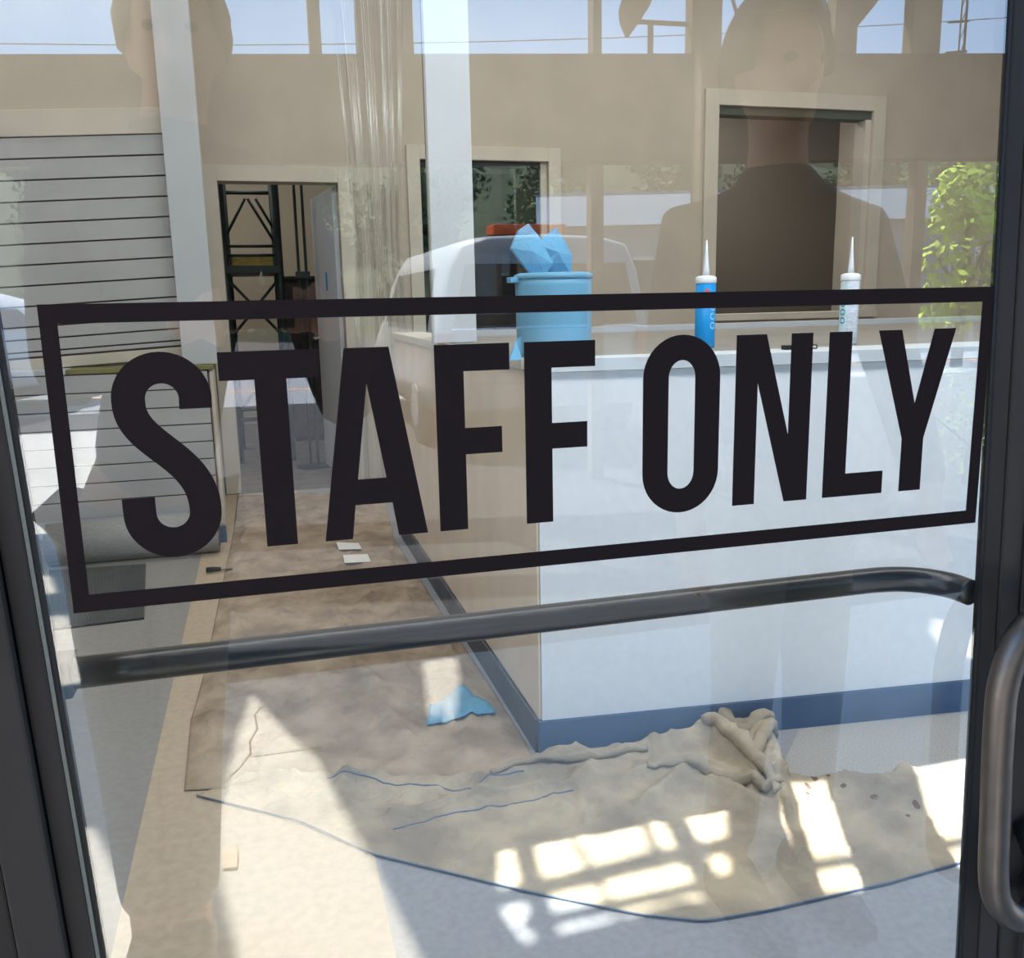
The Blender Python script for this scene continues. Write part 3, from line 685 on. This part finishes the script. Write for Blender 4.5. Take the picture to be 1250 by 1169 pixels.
# ------------------------------------------------------------------ outside: ground
struct('ground', M_asph, -60, 60, -90, -2.36, -0.30, -0.0)
struct('ground_slab', M_conc, -6, 7, -2.36, 0.0, -0.30, 0.0)
M_walk = M_conc
struct('ground_walk', M_conc, -3.4, -0.62, -9.5, -2.361, -0.02, 0.004)
struct('ground_road', M_road, -60, 60, -24, -11.2, -0.02, 0.006)
struct('trim_30', mat('white_road_paint', (214, 212, 204), 0.8), 3.0, 60, -11.75, -11.55, 0.006, 0.01); struct('trim_31', mat('orange_road_paint', (214, 150, 92), 0.8), -60, 60, -13.4, -13.25, 0.006, 0.01)
cs = [mirr(fl(*p)) for p in ((321, 862), (311, 872), (314, 890), (305, 905), (306, 920), (292, 938), (281, 948))]
o = obj('ground_crack', tube(B(), [(p.x, p.y, 0.0) for p in cs], 0.0025, 6), M_crack); o['kind'] = 'structure'
cs = [mirr(fl(*p)) for p in ((306, 924), (330, 921), (360, 917), (395, 912))]
o = obj('ground_crack', tube(B(), [(p.x, p.y, 0.0) for p in cs], 0.002, 6), M_crack); o['kind'] = 'structure'
q = [mirr(fl(*p)) for p in ((270, 1040), (291, 1038), (290, 1061), (272, 1063))]
tag(obj('wood_chip', prism(B(), [(p.x, p.y, 0.001) for p in q], (0, 0, 0.006)), mat('cream_chip', (232, 212, 184), 0.8)), 'cream square scrap lying on the sunlit concrete outside the door', 'scrap')

# added canopy, out of view; its openings are shaped to place the sun patches
HZ = 3.4
def up_floor(px, py): p = fl(px, py); return (p.x-0.42*HZ/1.64, p.y-HZ/1.64)
def up_refl(px, py): p = mirr(fl(px, py)); return (p.x-0.42*HZ/1.64, p.y-HZ/1.64)
holes = [
    [up_floor(*p) for p in ((612, 960), (888, 930), (884, 1000), (890, 1100), (830, 1104), (640, 1152), (610, 1110))],
    [up_floor(*p) for p in ((950, 930), (1330, 880), (1330, 1040), (1190, 1058), (1050, 1088), (962, 1094))],
    [up_refl(*p) for p in ((306, 846), (345, 890), (388, 928), (405, 962), (430, 1010), (458, 1055), (480, 1100), (515, 1172), (545, 1230), (300, 1230), (286, 1150), (270, 1080), (264, 1010), (275, 955), (288, 900))],
    [up_refl(*p) for p in ((112, 1008), (140, 1062), (173, 1122), (178, 1150), (205, 1215), (120, 1215), (60, 1080), (60, 1020))],
    [up_refl(*p) for p in ((20, 690), (45, 668), (122, 672), (128, 700), (122, 745), (132, 805), (146, 842), (128, 835), (90, 770), (62, 705), (40, 700))],
    [up_refl(*p) for p in ((1140, 752), (1215, 785), (1215, 815), (1148, 790), (1132, 770))],
    [up_refl(*p) for p in ((512, 786), (556, 780), (562, 830), (556, 878), (546, 888), (538, 862), (530, 886), (522, 865))],
]
cv = bpy.data.curves.new('tmp_shade', 'CURVE'); cv.dimensions = '2D'; cv.fill_mode = 'BOTH'; cv.extrude = 0.012
def spl(pts):
    s = cv.splines.new('POLY'); s.points.add(len(pts)-1)
    for i, p in enumerate(pts): s.points[i].co = (p[0], p[1], 0, 1)
    s.use_cyclic_u = True
spl([(-2.45, -0.02), (2.7, -0.02), (2.7, -4.5), (-2.45, -4.5)])
for hl in holes: spl(hl)
can = thing('shade_canopy', 'added shade canopy on timber posts, its openings shaped to place the sun patches', 'canopy', (0, 0, 0))
tmp = bpy.data.objects.new('tmp_shade', cv); COL.objects.link(tmp)
ro = solid_from(tmp, 'shade_sheet', M_shade, can, False); ro.location = (0, 0, HZ)
for x in (-2.35, 2.6):
    for y in (-4.4, -0.3): obj('post', bx(B(), x-0.06, x+0.06, y-0.06, y+0.06, 0, HZ-0.014, 0.004), M_wood, can)
for y in (-4.44, -0.1): obj('edge_beam', bx(B(), -2.45, 2.7, y-0.04, y+0.04, HZ-0.17, HZ-0.0145, 0.003), M_wood, can)
def shade_batten(a, b, w): # unseen battens added under the opening to stripe the sun patches inside
    A, Bp = up_floor(*a), up_floor(*b); obj('shade_batten', bar(B(), (*A, HZ-0.03), (*Bp, HZ-0.03), w, 0.03), M_wood, can)
shade_batten((600, 1092), (905, 1022), 0.045); shade_batten((640, 1122), (905, 1066), 0.03)
shade_batten((618, 950), (676, 1160), 0.05); shade_batten((795, 950), (885, 1110), 0.06); shade_batten((690, 1005), (760, 1120), 0.010)
shade_batten((940, 1062), (1340, 995), 0.028)
shade_batten((780, 985), (800, 1040), 0.02)

# carport beam that crosses the reflection, with its posts
pA = Vector((-1.52, -6.0, 0)); pB = Vector((6.0, -4.52, 0)); dirB = (pB-pA).normalized()
beam0, beam1 = pA-dirB*4, pB+dirB*3
cp = thing('carport_frame', 'brown timber carport beam on posts across the parking area outside', 'carport', (0, 0, 0))
bm = B(); bar(bm, (beam0.x, beam0.y, 2.47), (beam1.x, beam1.y, 2.47), 0.18, 0.66); obj('beam', bm, M_beam, cp)
bm = B(); bar(bm, (beam0.x, beam0.y, 4.35), (beam1.x, beam1.y, 4.35), 0.18, 0.25); obj('top_plate', bm, M_wood, cp)
def on_beam(px):      # the point of the beam line seen reflected in this direction
    best = None
    for i in range(400):
        p = beam0.lerp(beam1, i/399); d = p+Vector((0, 0, 1.25)); q = Vector((d.x, -d.y, d.z))-CAM
        sx_ = 625+F*q.dot(RT)/q.dot(FW)
        if best is None or abs(sx_-px) < best[0]: best = (abs(sx_-px), p)
    return best[1]
for px, w in ((402, 0.075), (481, 0.36), (727, 0.06), (842, 0.09), (1012, 0.17), (1104, 0.22)):
    p = on_beam(px); obj('post', bx(B(), p.x-w/2, p.x+w/2, p.y-0.05, p.y+0.05, 2.81, 4.22, 0.004), M_wood, cp)
for px in (727, 1112, -300, 1700):
    p = on_beam(px); obj('lower_post', bx(B(), p.x-0.045, p.x+0.045, p.y-0.045, p.y+0.045, 0.0, 2.13, 0.004), M_wood, cp)
a, b = on_beam(868), on_beam(905)
obj('brace', tube(B(), [(a.x, a.y, 3.45), (b.x, b.y, 2.8)], 0.012, 8), M_wood, cp)
a, b = on_beam(1000), on_beam(1090)
obj('diagonal_board', bar(B(), (a.x, a.y-0.12, 2.85), (b.x, b.y-0.12, 3.5), 0.05, 0.16), M_wood, cp)
a, b, c = on_beam(762), on_beam(833), on_beam(790)
obj('guard_rail', tube(B(), [(a.x, a.y, 3.02), (b.x, b.y, 3.0)], 0.016, 8), M_beam, cp); obj('guard_rail', tube(B(), [(c.x, c.y, 2.8), (c.x, c.y, 3.02)], 0.02, 8), M_beam, cp)
a = on_beam(755); fr = thing('furled_tarp', 'tan furled tarp tied up above the carport beam', 'tarp', (a.x, a.y+0.21, 2.85))
b = on_beam(800)
dv_ = Vector((b.x-a.x, b.y-a.y, 0))
obj('cloth_bundle', tube(B(), smoothpts([(-0.02, 0, 0.02), (0.0, 0, 0.14), (0.05, 0.02, 0.26), (dv_.x*0.8, dv_.y*0.8, 0.6), (dv_.x*1.2, dv_.y*1.2, 0.95)], 4),
    [0.012, 0.03, 0.05, 0.06, 0.075, 0.08, 0.08, 0.09, 0.09, 0.1, 0.1, 0.1, 0.1, 0.1, 0.1, 0.1, 0.1], 10), mat('tan_tarp', (150, 120, 96), 0.9, 6, 0.2), fr, True)
obj('tie', lathe(B(), [(0.1, 0), (0.1, 0.03)], 12, (0.06, 0.02, 0.27)), mat('red_strap', (170, 70, 60), 0.8), fr)

# ------------------------------------------------------------------ outside: vehicles
def vehicle(name, label, loc, W_, H_, Ln, paint, lightbar, rz=0):
    t = thing(name, label, 'car', loc, None, rz)
    prof = [(0.97, 0.36), (1.0, 0.55), (0.99, 0.85), (0.95, 1.02), (0.84, H_*0.84), (0.74, H_*0.955), (0.5, H_*0.99), (0, H_)]
    bm = B(); secs = []
    for yy, k, hk in ((0, 0.93, 0.97), (-0.08, 0.985, 0.99), (-0.5, 1, 1), (-Ln*0.55, 1, 1), (-Ln*0.68, 0.99, 0.93), (-Ln*0.74, 0.98, 0.62), (-Ln*0.96, 0.95, 0.55), (-Ln, 0.86, 0.48)):
        ring = []
        for sgn in (1, -1):
            pp = prof if sgn == 1 else prof[-2::-1]
            for x, z_ in pp:
                zz = 0.36+(z_-0.36)*(hk if z_ > 1.03 else (hk if hk < 0.7 else 1)); ring.append(bm.verts.new((sgn*x*k*W_/2, yy, zz)))
        secs.append(ring)
    n = len(secs[0])
    for i in range(len(secs)-1):
        for k in range(n): bm.faces.new((secs[i][k], secs[i][(k+1) % n], secs[i+1][(k+1) % n], secs[i+1][k]))
    bm.faces.new(secs[0][::-1]); bm.faces.new(secs[-1]); obj('body', bm, paint, t, True)
    gl = mat('car_glass', (22, 26, 30), 0.1, spec=0.6); tyre = mat('tyre_rubber', (24, 24, 24), 0.9)
    zs0, zs1 = 1.06, H_*0.86
    obj('rear_window', prism(B(), [(-W_*0.40, 0.005, zs0), (W_*0.40, 0.005, zs0), (W_*0.345, 0.0, zs1), (-W_*0.345, 0.0, zs1)], (0, 0.012, 0)), gl, t)
    obj('chrome_trim', tube(B(), [(-W_*0.41, 0.02, zs0-0.03), (W_*0.38, 0.02, zs0-0.03), (W_*0.43, 0.01, zs0-0.05)], 0.012, 8), mat('chrome', (230, 230, 230), 0.15, metal=1.0), t, True)
    for sgn in (1, -1):
        obj('side_window', prism(B(), [(sgn*W_*0.478, -0.4, 1.06), (sgn*W_*0.478, -Ln*0.6, 1.06), (sgn*W_*0.418, -Ln*0.54, H_*0.85), (sgn*W_*0.418, -0.5, H_*0.85)], (sgn*0.012, 0, 0)), gl, t)
        obj('tail_light', bx(B(), sgn*W_*0.40, sgn*W_*0.47, -0.01, 0.02, 0.72, 1.0, 0.004), mat('red_lens', (150, 30, 26), 0.3), t)
        for yy in (-0.85, -Ln+0.85):
            w = obj('wheel', B(), tyre, t); bmw = B(); tube(bmw, [(sgn*(W_/2-0.22), yy, 0.34), (sgn*(W_/2-0.01), yy, 0.34)], 0.34, 24); bmw.to_mesh(w.data); bmw.free()
            hb = obj('hub', tube(B(), [(sgn*(W_/2-0.012), yy, 0.34), (sgn*(W_/2+0.004), yy, 0.34)], 0.2, 18), mat('wheel_alloy', (150, 150, 152), 0.4, metal=0.8), w)
    obj('bumper', bx(B(), -W_*0.48, W_*0.48, -0.02, 0.10, 0.38, 0.58, 0.02), mat('grey_bumper', (150, 150, 150), 0.4), t)
    obj('underbody', bx(B(), -W_*0.40, W_*0.40, -Ln+0.3, -0.25, 0.2, 0.37), tyre, t)
    if lightbar:
        for i in (-1, 0, 1):
            obj('beacon', bx(B(), i*0.22-0.11, i*0.22+0.11, -0.72, -0.45, H_+0.005, H_+0.10, 0.02), mat('amber_lens', (206, 96, 52), 0.3), t)
        obj('beacon_base', bx(B(), -0.36, 0.36, -0.7, -0.47, H_-0.03, H_+0.004), M_black, t)
    return t
vx = at(667, 300, 6.6).x
vehicle('parked_van', 'silver van with an amber roof beacon reflected behind the blue tub', (vx, -6.6, 0), 2.0, 1.80, 4.7, mat('silver_paint', (158, 156, 151), 0.3, metal=0.2, spec=0.6), True)
vehicle('parked_car', 'white car parked at the far left of the reflected parking area', (-4.2, -9.5, 0), 1.8, 1.5, 4.3, mat('white_paint', (220, 220, 218), 0.3, spec=0.6), False, 0.3)

# ------------------------------------------------------------------ outside: neighbouring building, pole, trees
nb = thing('shed_building', 'long low building with a white fascia and pale metal roof beyond the van', 'building', (at(900, 240, 19).x+2.1, -18, 0), None, 0.30)
obj('wall', bx(B(), -6.5, 7, -6, 0, 0, 2.9), mat('shed_wall', (150, 146, 140), 0.8, 3, 0.05), nb)
obj('fascia', bx(B(), -7, 7.5, 0.25, 0.4, 2.9, 3.55), mat('white_fascia', (228, 226, 220), 0.6), nb)
for i in range(14):
    obj('roof_panel', prism(B(), [(-7+i*1.03, 0.4, 3.56), (-7+i*1.03+1.0, 0.4, 3.56), (-7+i*1.03+1.0, -3.2, 3.7), (-7+i*1.03, -3.2, 3.7)], (0, 0, 0.06)), mat('blue_grey_roof', (104, 110, 120), 0.4), nb)
for x in (-5, -1.5, 2.5):
    f = obj('window', bx(B(), x, x+1.4, 0.0, 0.06, 1.0, 2.2), M_trim, nb); obj('pane', bx(B(), x+0.08, x+1.32, 0.061, 0.075, 1.08, 2.12), mat('dark_pane', (40, 46, 52), 0.2), f)
obj('door', bx(B(), 5.0, 6.0, 0.0, 0.05, 0, 2.1), M_cab, nb)
for x in (-6.6, -2, 3, 7.2): obj('eave_post', bx(B(), x-0.06, x+0.06, 0.25, 0.37, 0, 2.9), M_trim, nb)
pt = mirr(at(1175, 60, 31))
up_ = thing('utility_pole', 'slim lattice utility pole with crossarms rising above the carport beam', 'pole', (pt.x, pt.y, 0))
for dx, dy in ((-0.14, -0.1), (0.14, -0.1), (0, 0.14)): obj('leg', tube(B(), [(dx, dy, 0), (dx*0.7, dy*0.7, 14)], 0.03, 6), M_beam, up_)
bm = B()
for i in range(23): bar(bm, (-0.13, -0.1, i*0.6), (0.13, -0.1, i*0.6+0.6), 0.03, 0.03)
obj('lacing', bm, M_beam, up_)
for zz in (9.4, 10.5, 11.6): obj('crossarm', bar(B(), (-0.75, 0, zz-0.1), (0.2, 0, zz), 0.06, 0.08), M_beam, up_)
for i, (z0, z1) in enumerate(((8.6, 6.0), (9.6, 7.4))):
    pts = [(-30+60*k/20, -25+0.2*k, z1+(z0-z1)*k/20-1.2*math.sin(PI*k/20)) for k in range(21)]
    tag(obj('power_line', tube(B(), pts, 0.012, 5), M_black), ('upper' if i else 'lower')+' sagging power line across the sky outside', 'wire')

def leaf_mesh(seed, H_, Rr, n, lz0):
    rnd = random.Random(seed); bm = B(); blobs = []
    for i in range(9):
        a = rnd.uniform(0, 2*PI); rr = Rr*rnd.uniform(0.1, 0.62); blobs.append((Vector((rr*math.cos(a), rr*math.sin(a), H_*rnd.uniform(lz0, 0.86))), Rr*rnd.uniform(0.38, 0.6)))
    blobs.append((Vector((0, 0, H_*0.85)), Rr*0.4))
    for i in range(n):
        c, r_ = rnd.choice(blobs); d = Vector((rnd.gauss(0, 1), rnd.gauss(0, 1), rnd.gauss(0, 1))).normalized()
        p = c+d*r_*rnd.uniform(0.55, 1.0); s = H_*rnd.uniform(0.018, 0.034)
        u = Vector((rnd.gauss(0, 1), rnd.gauss(0, 1), rnd.gauss(0, 1))).normalized(); v = u.cross(d+Vector((0.1, 0.2, 0.3))).normalized()
        q = [bm.verts.new(p+u*s), bm.verts.new(p+v*s*0.6), bm.verts.new(p-u*s), bm.verts.new(p-v*s*0.6)]; bm.faces.new(q)
    return bm
def tree(name, label, seed, H_, Rr, n, m, loc, group=None, lz0=0.2):
    t = thing(name, label, 'tree' if H_ > 2 else 'bush', loc, group)
    tr_ = M_cab
    bm = B(); tube(bm, [(0, 0, 0), (0.04*H_*0.2, 0, H_*0.3), (0, 0.02, H_*0.8)], [H_*0.03, H_*0.022, H_*0.008], 8)
    for k in range(4):
        a = k*1.7; tube(bm, [(0, 0, H_*0.35), (Rr*0.5*math.cos(a), Rr*0.5*math.sin(a), H_*0.62)], [H_*0.013, H_*0.005], 6)
    obj('trunk', bm, tr_, t, True); f = obj('foliage', leaf_mesh(seed, H_, Rr, n, lz0), m, t); f['kind'] = 'stuff'
    return t
G1 = mat('dark_foliage', (64, 84, 52), 0.9, 0.8, 0.3); G2 = mat('mid_foliage', (92, 108, 66), 0.9, 0.8, 0.3); G3 = mat('lime_foliage', (170, 190, 60), 0.8, 1.5, 0.25)
hb = B(); g = []
for j in range(9):
    row = []
    for i in range(25):
        x = -70+140*i/24; yy = -34-5*j; row.append(hb.verts.new((x, yy, -0.2+1.9*j*(1+0.25*math.sin(x*0.1+j)))))
    g.append(row)
for j in range(8):
    for i in range(24): hb.faces.new((g[j][i], g[j][i+1], g[j+1][i+1], g[j+1][i]))
o = obj('ground_hill', hb, mat('hill_grass', (54, 64, 42), 1.0, 1, 0.3), None, True); o['kind'] = 'structure'
pa = tree('hillside_tree', 'dark green tree on the hillside across the road', 3, 7.5, 2.8, 2600, G1, (0, 0, 0), 'dark trees on the hillside')
pb_ = tree('hillside_tree', 'paler olive green tree on the hillside across the road', 5, 6.5, 2.8, 2300, G2, (0, 0, 0), 'olive trees on the hillside')
rnd = random.Random(11)
for i in range(32):
    x = -36+(i//2)*6.0+(i % 2)*3.0; d = 36+(i % 2)*9
    src = pb_ if i % 3 == 1 else pa
    o = src if i < 2 else copy_tree(src); z_ = -0.2+1.9*max(0, (d-34)/5); o.location = (x, -d, max(0, z_-0.3)); s_ = rnd.uniform(0.8, 0.95); o.scale = (s_, s_, s_); o.rotation_euler = (0, 0, rnd.uniform(0, 6))
q = mirr(fl(1185, 440)); L1 = mirr(at(1178, 300, 12))
tree('lime_tree', 'bright lime green young tree at the right of the reflected road', 21, 3.3, 1.15, 1500, G3, (L1.x, L1.y, 0), None, 0.3)
q = mirr(fl(1178, 590)); tree('shrub', 'low bright green shrub by the lot at the right edge', 31, 0.75, 0.5, 700, mat('shrub_foliage', (134, 158, 70), 0.8, 3, 0.3), (q.x, q.y, 0), None, 0.15)

# ------------------------------------------------------------------ the two people outside the door
def skin(chains, name, sub=2):
    bm = B(); lay = bm.verts.layers.skin.verify(); idx = {}
    def vert(p, r):
        k = tuple(round(c, 4) for c in p)
        if k not in idx:
            v = bm.verts.new(p); v[lay].radius = (r, r) if not isinstance(r, tuple) else r; idx[k] = v
        return idx[k]
    for ch in chains:
        pv = None
        for p, r in ch:
            v = vert(p, r)
            if pv is not None and bm.edges.get((pv, v)) is None: bm.edges.new((pv, v))
            pv = v
    first = vert(*chains[0][0]); first[lay].use_root = True
    me = bpy.data.meshes.new(name); bm.to_mesh(me); bm.free()
    o = bpy.data.objects.new(name, me); COL.objects.link(o)
    sk = o.modifiers.new('s', 'SKIN'); sk.use_smooth_shade = True
    ss = o.modifiers.new('u', 'SUBSURF'); ss.levels = sub; ss.render_levels = sub
    return o
def mesh_of(o):
    dg = bpy.context.evaluated_depsgraph_get(); dg.update(); me = bpy.data.meshes.new_from_object(o.evaluated_get(dg)); bpy.data.objects.remove(o); return me
def person(label, X, Y, hx, pelvis_x, top, feet, elbows, wrists, fdir, shirtc, trousc, hairc, hw=0.066, nk=0.0):
    """X,Y: neck position; figure faces +y (the glass)"""
    t = thing('person', label, 'person', (0, 0, 0))
    hz = top-0.12; nz = top-0.255-nk; sh = top-0.33-nk; ch = top-0.52-nk; wa = top-0.70; pe = top-0.86
    skinm = mat('skin_tone', (190, 140, 112), 0.6)
    px_ = pelvis_x; mx = (X+px_)/2
    pelvis = ((px_, Y, pe), (0.12, 0.09))
    spine = [pelvis, ((mx, Y, wa), (0.135, 0.09)), ((X*0.7+mx*0.3, Y, ch), (0.15, 0.105)), ((X, Y, sh-0.02), (0.12, 0.08)), ((X, Y, nz), 0.055), ((hx, Y+0.01, hz-0.07), 0.055), ((hx, Y+0.015, hz), (0.07, 0.085)), ((hx, Y+0.01, top-0.05), (0.06, 0.07))]
    slim = [(p_, (r_[0]*0.72, r_[1]*0.72)) if 0 < i_ < 4 else (p_, r_) for i_, (p_, r_) in enumerate(spine)]
    ch_ = [slim]; arms = []; legs = []; fingers = []
    for s, el, wr in ((-1, elbows[0], wrists[0]), (1, elbows[1], wrists[1])):
        shp = (X+s*0.17, Y, sh-0.03)
        arm = [((X, Y, sh-0.02), (0.12, 0.08)), (shp, 0.062), (el, 0.042), (wr, 0.028)]
        hd_ = Vector(wr)+Vector(fdir[0 if s < 0 else 1])*0.075; arm.append((tuple(hd_), (0.034, 0.02)))
        arms.append(arm); ch_.append([(arm[0][0], (0.07, 0.048)), (arm[1][0], 0.048)]+arm[2:])
        fd = Vector(fdir[0 if s < 0 else 1]); side = fd.cross(Vector((0, 1, 0)));
        if side.length < 0.1: side = Vector((0, 0, 1))
        side.normalize(); curl = Vector((0, 1, 0)) if abs(fd.y) < 0.7 else Vector((-s, 0, 0))
        for k, ln in ((-1.5, 0.06), (-0.5, 0.075), (0.5, 0.072), (1.5, 0.055)):
            b0 = hd_+side*k*0.018; b1 = b0+fd*ln*0.5+curl*0.006; b2 = b1+fd*ln*0.25+curl*ln*0.4
            fingers.append([(tuple(hd_-fd*0.02+side*k*0.012), 0.010), (tuple(b0), 0.009), (tuple(b1), 0.0085), (tuple(b2), 0.007)])
        b0 = Vector(wr)+fd*0.03; tdir = side*(-1)
        fingers.append([(tuple(b0), 0.012), (tuple(b0+tdir*0.035+fd*0.015), 0.010), (tuple(b0+tdir*0.045+fd*0.045), 0.008)])
    for s, ft in ((-1, feet[0]), (1, feet[1])):
        hp_ = (px_+s*0.07, Y, pe-0.06); kn_ = ((px_+s*0.07)*0.45+ft[0]*0.55, (Y+ft[1])/2+0.015, 0.48)
        leg = [pelvis, (hp_, 0.078), (kn_, 0.052), ((ft[0], ft[1]-0.01, 0.10), 0.042), ((ft[0], ft[1]+0.03, 0.045), 0.036), ((ft[0], ft[1]+0.13, 0.035), 0.03)]
        legs.append(leg); ch_.append(leg)
    base = mesh_of(skin(ch_, 'tmp'))
    bm = B(); bm.from_mesh(base)
    for fch in fingers:
        fm = mesh_of(skin([fch], 'tmp', 1)); bm.from_mesh(fm); bpy.data.meshes.remove(fm)
    # skull, nose, ears and jaw fused in by remeshing
    def ell(c, r):
        g_ = bmesh.ops.create_uvsphere(bm, u_segments=20, v_segments=14, radius=1)
        bmesh.ops.transform(bm, matrix=Matrix.Translation(c) @ Matrix.Diagonal((*r, 1)), verts=g_['verts'])
    ell((hx, Y+0.01, hz+0.01), (hw, 0.098, 0.112)); ell((hx, Y+0.035, hz-0.065), (hw*0.72, 0.062, 0.055))
    ell((hx, Y+0.113, hz-0.018), (0.013, 0.018, 0.026)); ell((hx, Y+0.088, hz-0.062), (0.028, 0.02, 0.012))
    for s in (-1, 1): ell((hx+s*hw, Y, hz-0.01), (0.012, 0.022, 0.034))
    me = bpy.data.meshes.new('tmp'); bm.to_mesh(me); bm.free()
    o = bpy.data.objects.new('tmp', me); COL.objects.link(o); rm = o.modifiers.new('r', 'REMESH'); rm.mode = 'VOXEL'; rm.voxel_size = 0.0075; rm.use_smooth_shade = True
    body = solid_from(o, 'body', skinm, t)
    for s in (-1, 1):
        e_ = obj('eye', lathe(B(), [(0.004, -0.008), (0.011, -0.003), (0.011, 0.003), (0.004, 0.008)], 12), mat('eye_dark', (40, 34, 30), 0.3), body, True); e_.location = (hx+s*0.031, Y+0.094, hz+0.005)
    def grow(chs, name, m, add):
        cc = [[(p, (r[0]+add, r[1]+add) if isinstance(r, tuple) else r+add) for p, r in c_] for c_ in chs]
        return solid_from(skin(cc, 'tmp'), name, m, t)
    tor = [((px_, Y, pe-0.02), (0.155, 0.105)), spine[1], spine[2], spine[3], ((X, Y, nz-0.015), (0.060, 0.056)), ((X, Y, nz+0.03), (0.058, 0.056))]
    grow([tor]+[a_[:-1] for a_ in arms], 'shirt', shirtc, 0.013)
    grow([l_[:4] for l_ in legs], 'trousers', trousc, 0.014)
    for l_ in legs:
        f = l_[-1][0]; bm = B(); c = (f[0], f[1]-0.06)
        prof = [(-0.13, 0.03, 0.06), (-0.10, 0.042, 0.085), (-0.03, 0.045, 0.10), (0.05, 0.048, 0.07), (0.11, 0.044, 0.05), (0.145, 0.025, 0.04)]
        rings = [[bm.verts.new((c[0]+w*x_, c[1]+yy, 0.0005+hh*z_)) for x_, z_ in ((-1, 0), (1, 0), (1.0, 0.5), (0.6, 1), (-0.6, 1), (-1.0, 0.5))] for yy, w, hh in prof]
        for i in range(len(rings)-1):
            for k in range(6): bm.faces.new((rings[i][k], rings[i][(k+1) % 6], rings[i+1][(k+1) % 6], rings[i+1][k]))
        bm.faces.new(rings[0]); bm.faces.new(rings[-1]); obj('shoe', bm, M_black, t, True)
    bm = B(); rr = random.Random(3)
    g_ = bmesh.ops.create_uvsphere(bm, u_segments=28, v_segments=18, radius=1)
    for v in list(g_['verts']):
        d = v.co.copy()
        if d.z < -0.25 or (d.y > 0.45 and d.z < 0.42): bm.verts.remove(v)
        else: v.co = Vector((hx+d.x*(hw+0.014), Y+0.0+d.y*0.112, hz+0.016+d.z*0.125))+d*0.006*noise.noise(d*9)
    hr = obj('hair', bm, hairc, t, True); so_ = hr.modifiers.new('t', 'SOLIDIFY'); so_.thickness = 0.012; so_.offset = 1
    return t
M_sh1 = mat('charcoal_shirt', (44, 46, 50), 0.9, 12, 0.1); M_sh2 = mat('dark_green_shirt', (46, 50, 46), 0.9, 12, 0.1)
M_tr = mat('pale_grey_trousers', (138, 134, 128), 0.9, 20, 0.12); M_tr2 = mat('khaki_trousers', (150, 144, 132), 0.9)
M_hair = mat('brown_hair', (70, 54, 42), 0.8, 40, 0.2, stretch=(1, 1, 0.2)); M_hair2 = mat('dark_hair', (52, 42, 36), 0.8, 40, 0.2, stretch=(1, 1, 0.2))
YP = -1.02
person('person in a charcoal shirt outside, holding a small camera at chest height', -0.12, YP, -0.10, -0.215, 1.79, ((-0.282, YP), (-0.208, YP)),
       ((-0.325, YP+0.02, 1.13), (0.15, YP+0.02, 1.05)), ((-0.105, -0.80, 1.225), (0.105, -0.80, 1.225)), ((0.55, 0.75, 0.2), (-0.55, 0.75, 0.2)), M_sh1, M_tr, M_hair)
person('person in a dark green shirt standing beside the photographer with arms at the sides', 0.935, -0.88, 0.925, 0.97, 1.76, ((0.88, -0.88), (1.06, -0.88)),
       ((0.73, -0.88, 1.10), (1.22, -0.88, 1.08)), ((0.72, -0.78, 0.86), (1.18, -0.72, 0.88)), ((0.0, 0.25, -0.97), (-0.1, 0.25, -0.97)), M_sh2, M_tr2, M_hair2, 0.066, 0.04)
cm = thing('compact_camera', 'small black compact camera held up by the photographer at chest height', 'camera', (0, -0.71, 1.25))
obj('camera_body', bx(B(), -0.05, 0.05, -0.012, 0.012, -0.032, 0.030, 0.004), M_black, cm)
lb = obj('lens_barrel', tube(B(), [(0.0, 0.0125, 0), (0.0, 0.03, 0)], 0.02, 20), M_gasket, cm, True)
obj('lens_ring', lathe(B(), [(0.021, 0), (0.021, 0.003)], 20), mat('steel', (96, 96, 98)), lb).matrix_local = Matrix.Translation((0, 0.022, 0)) @ Matrix.Rotation(-PI/2, 4, 'X')
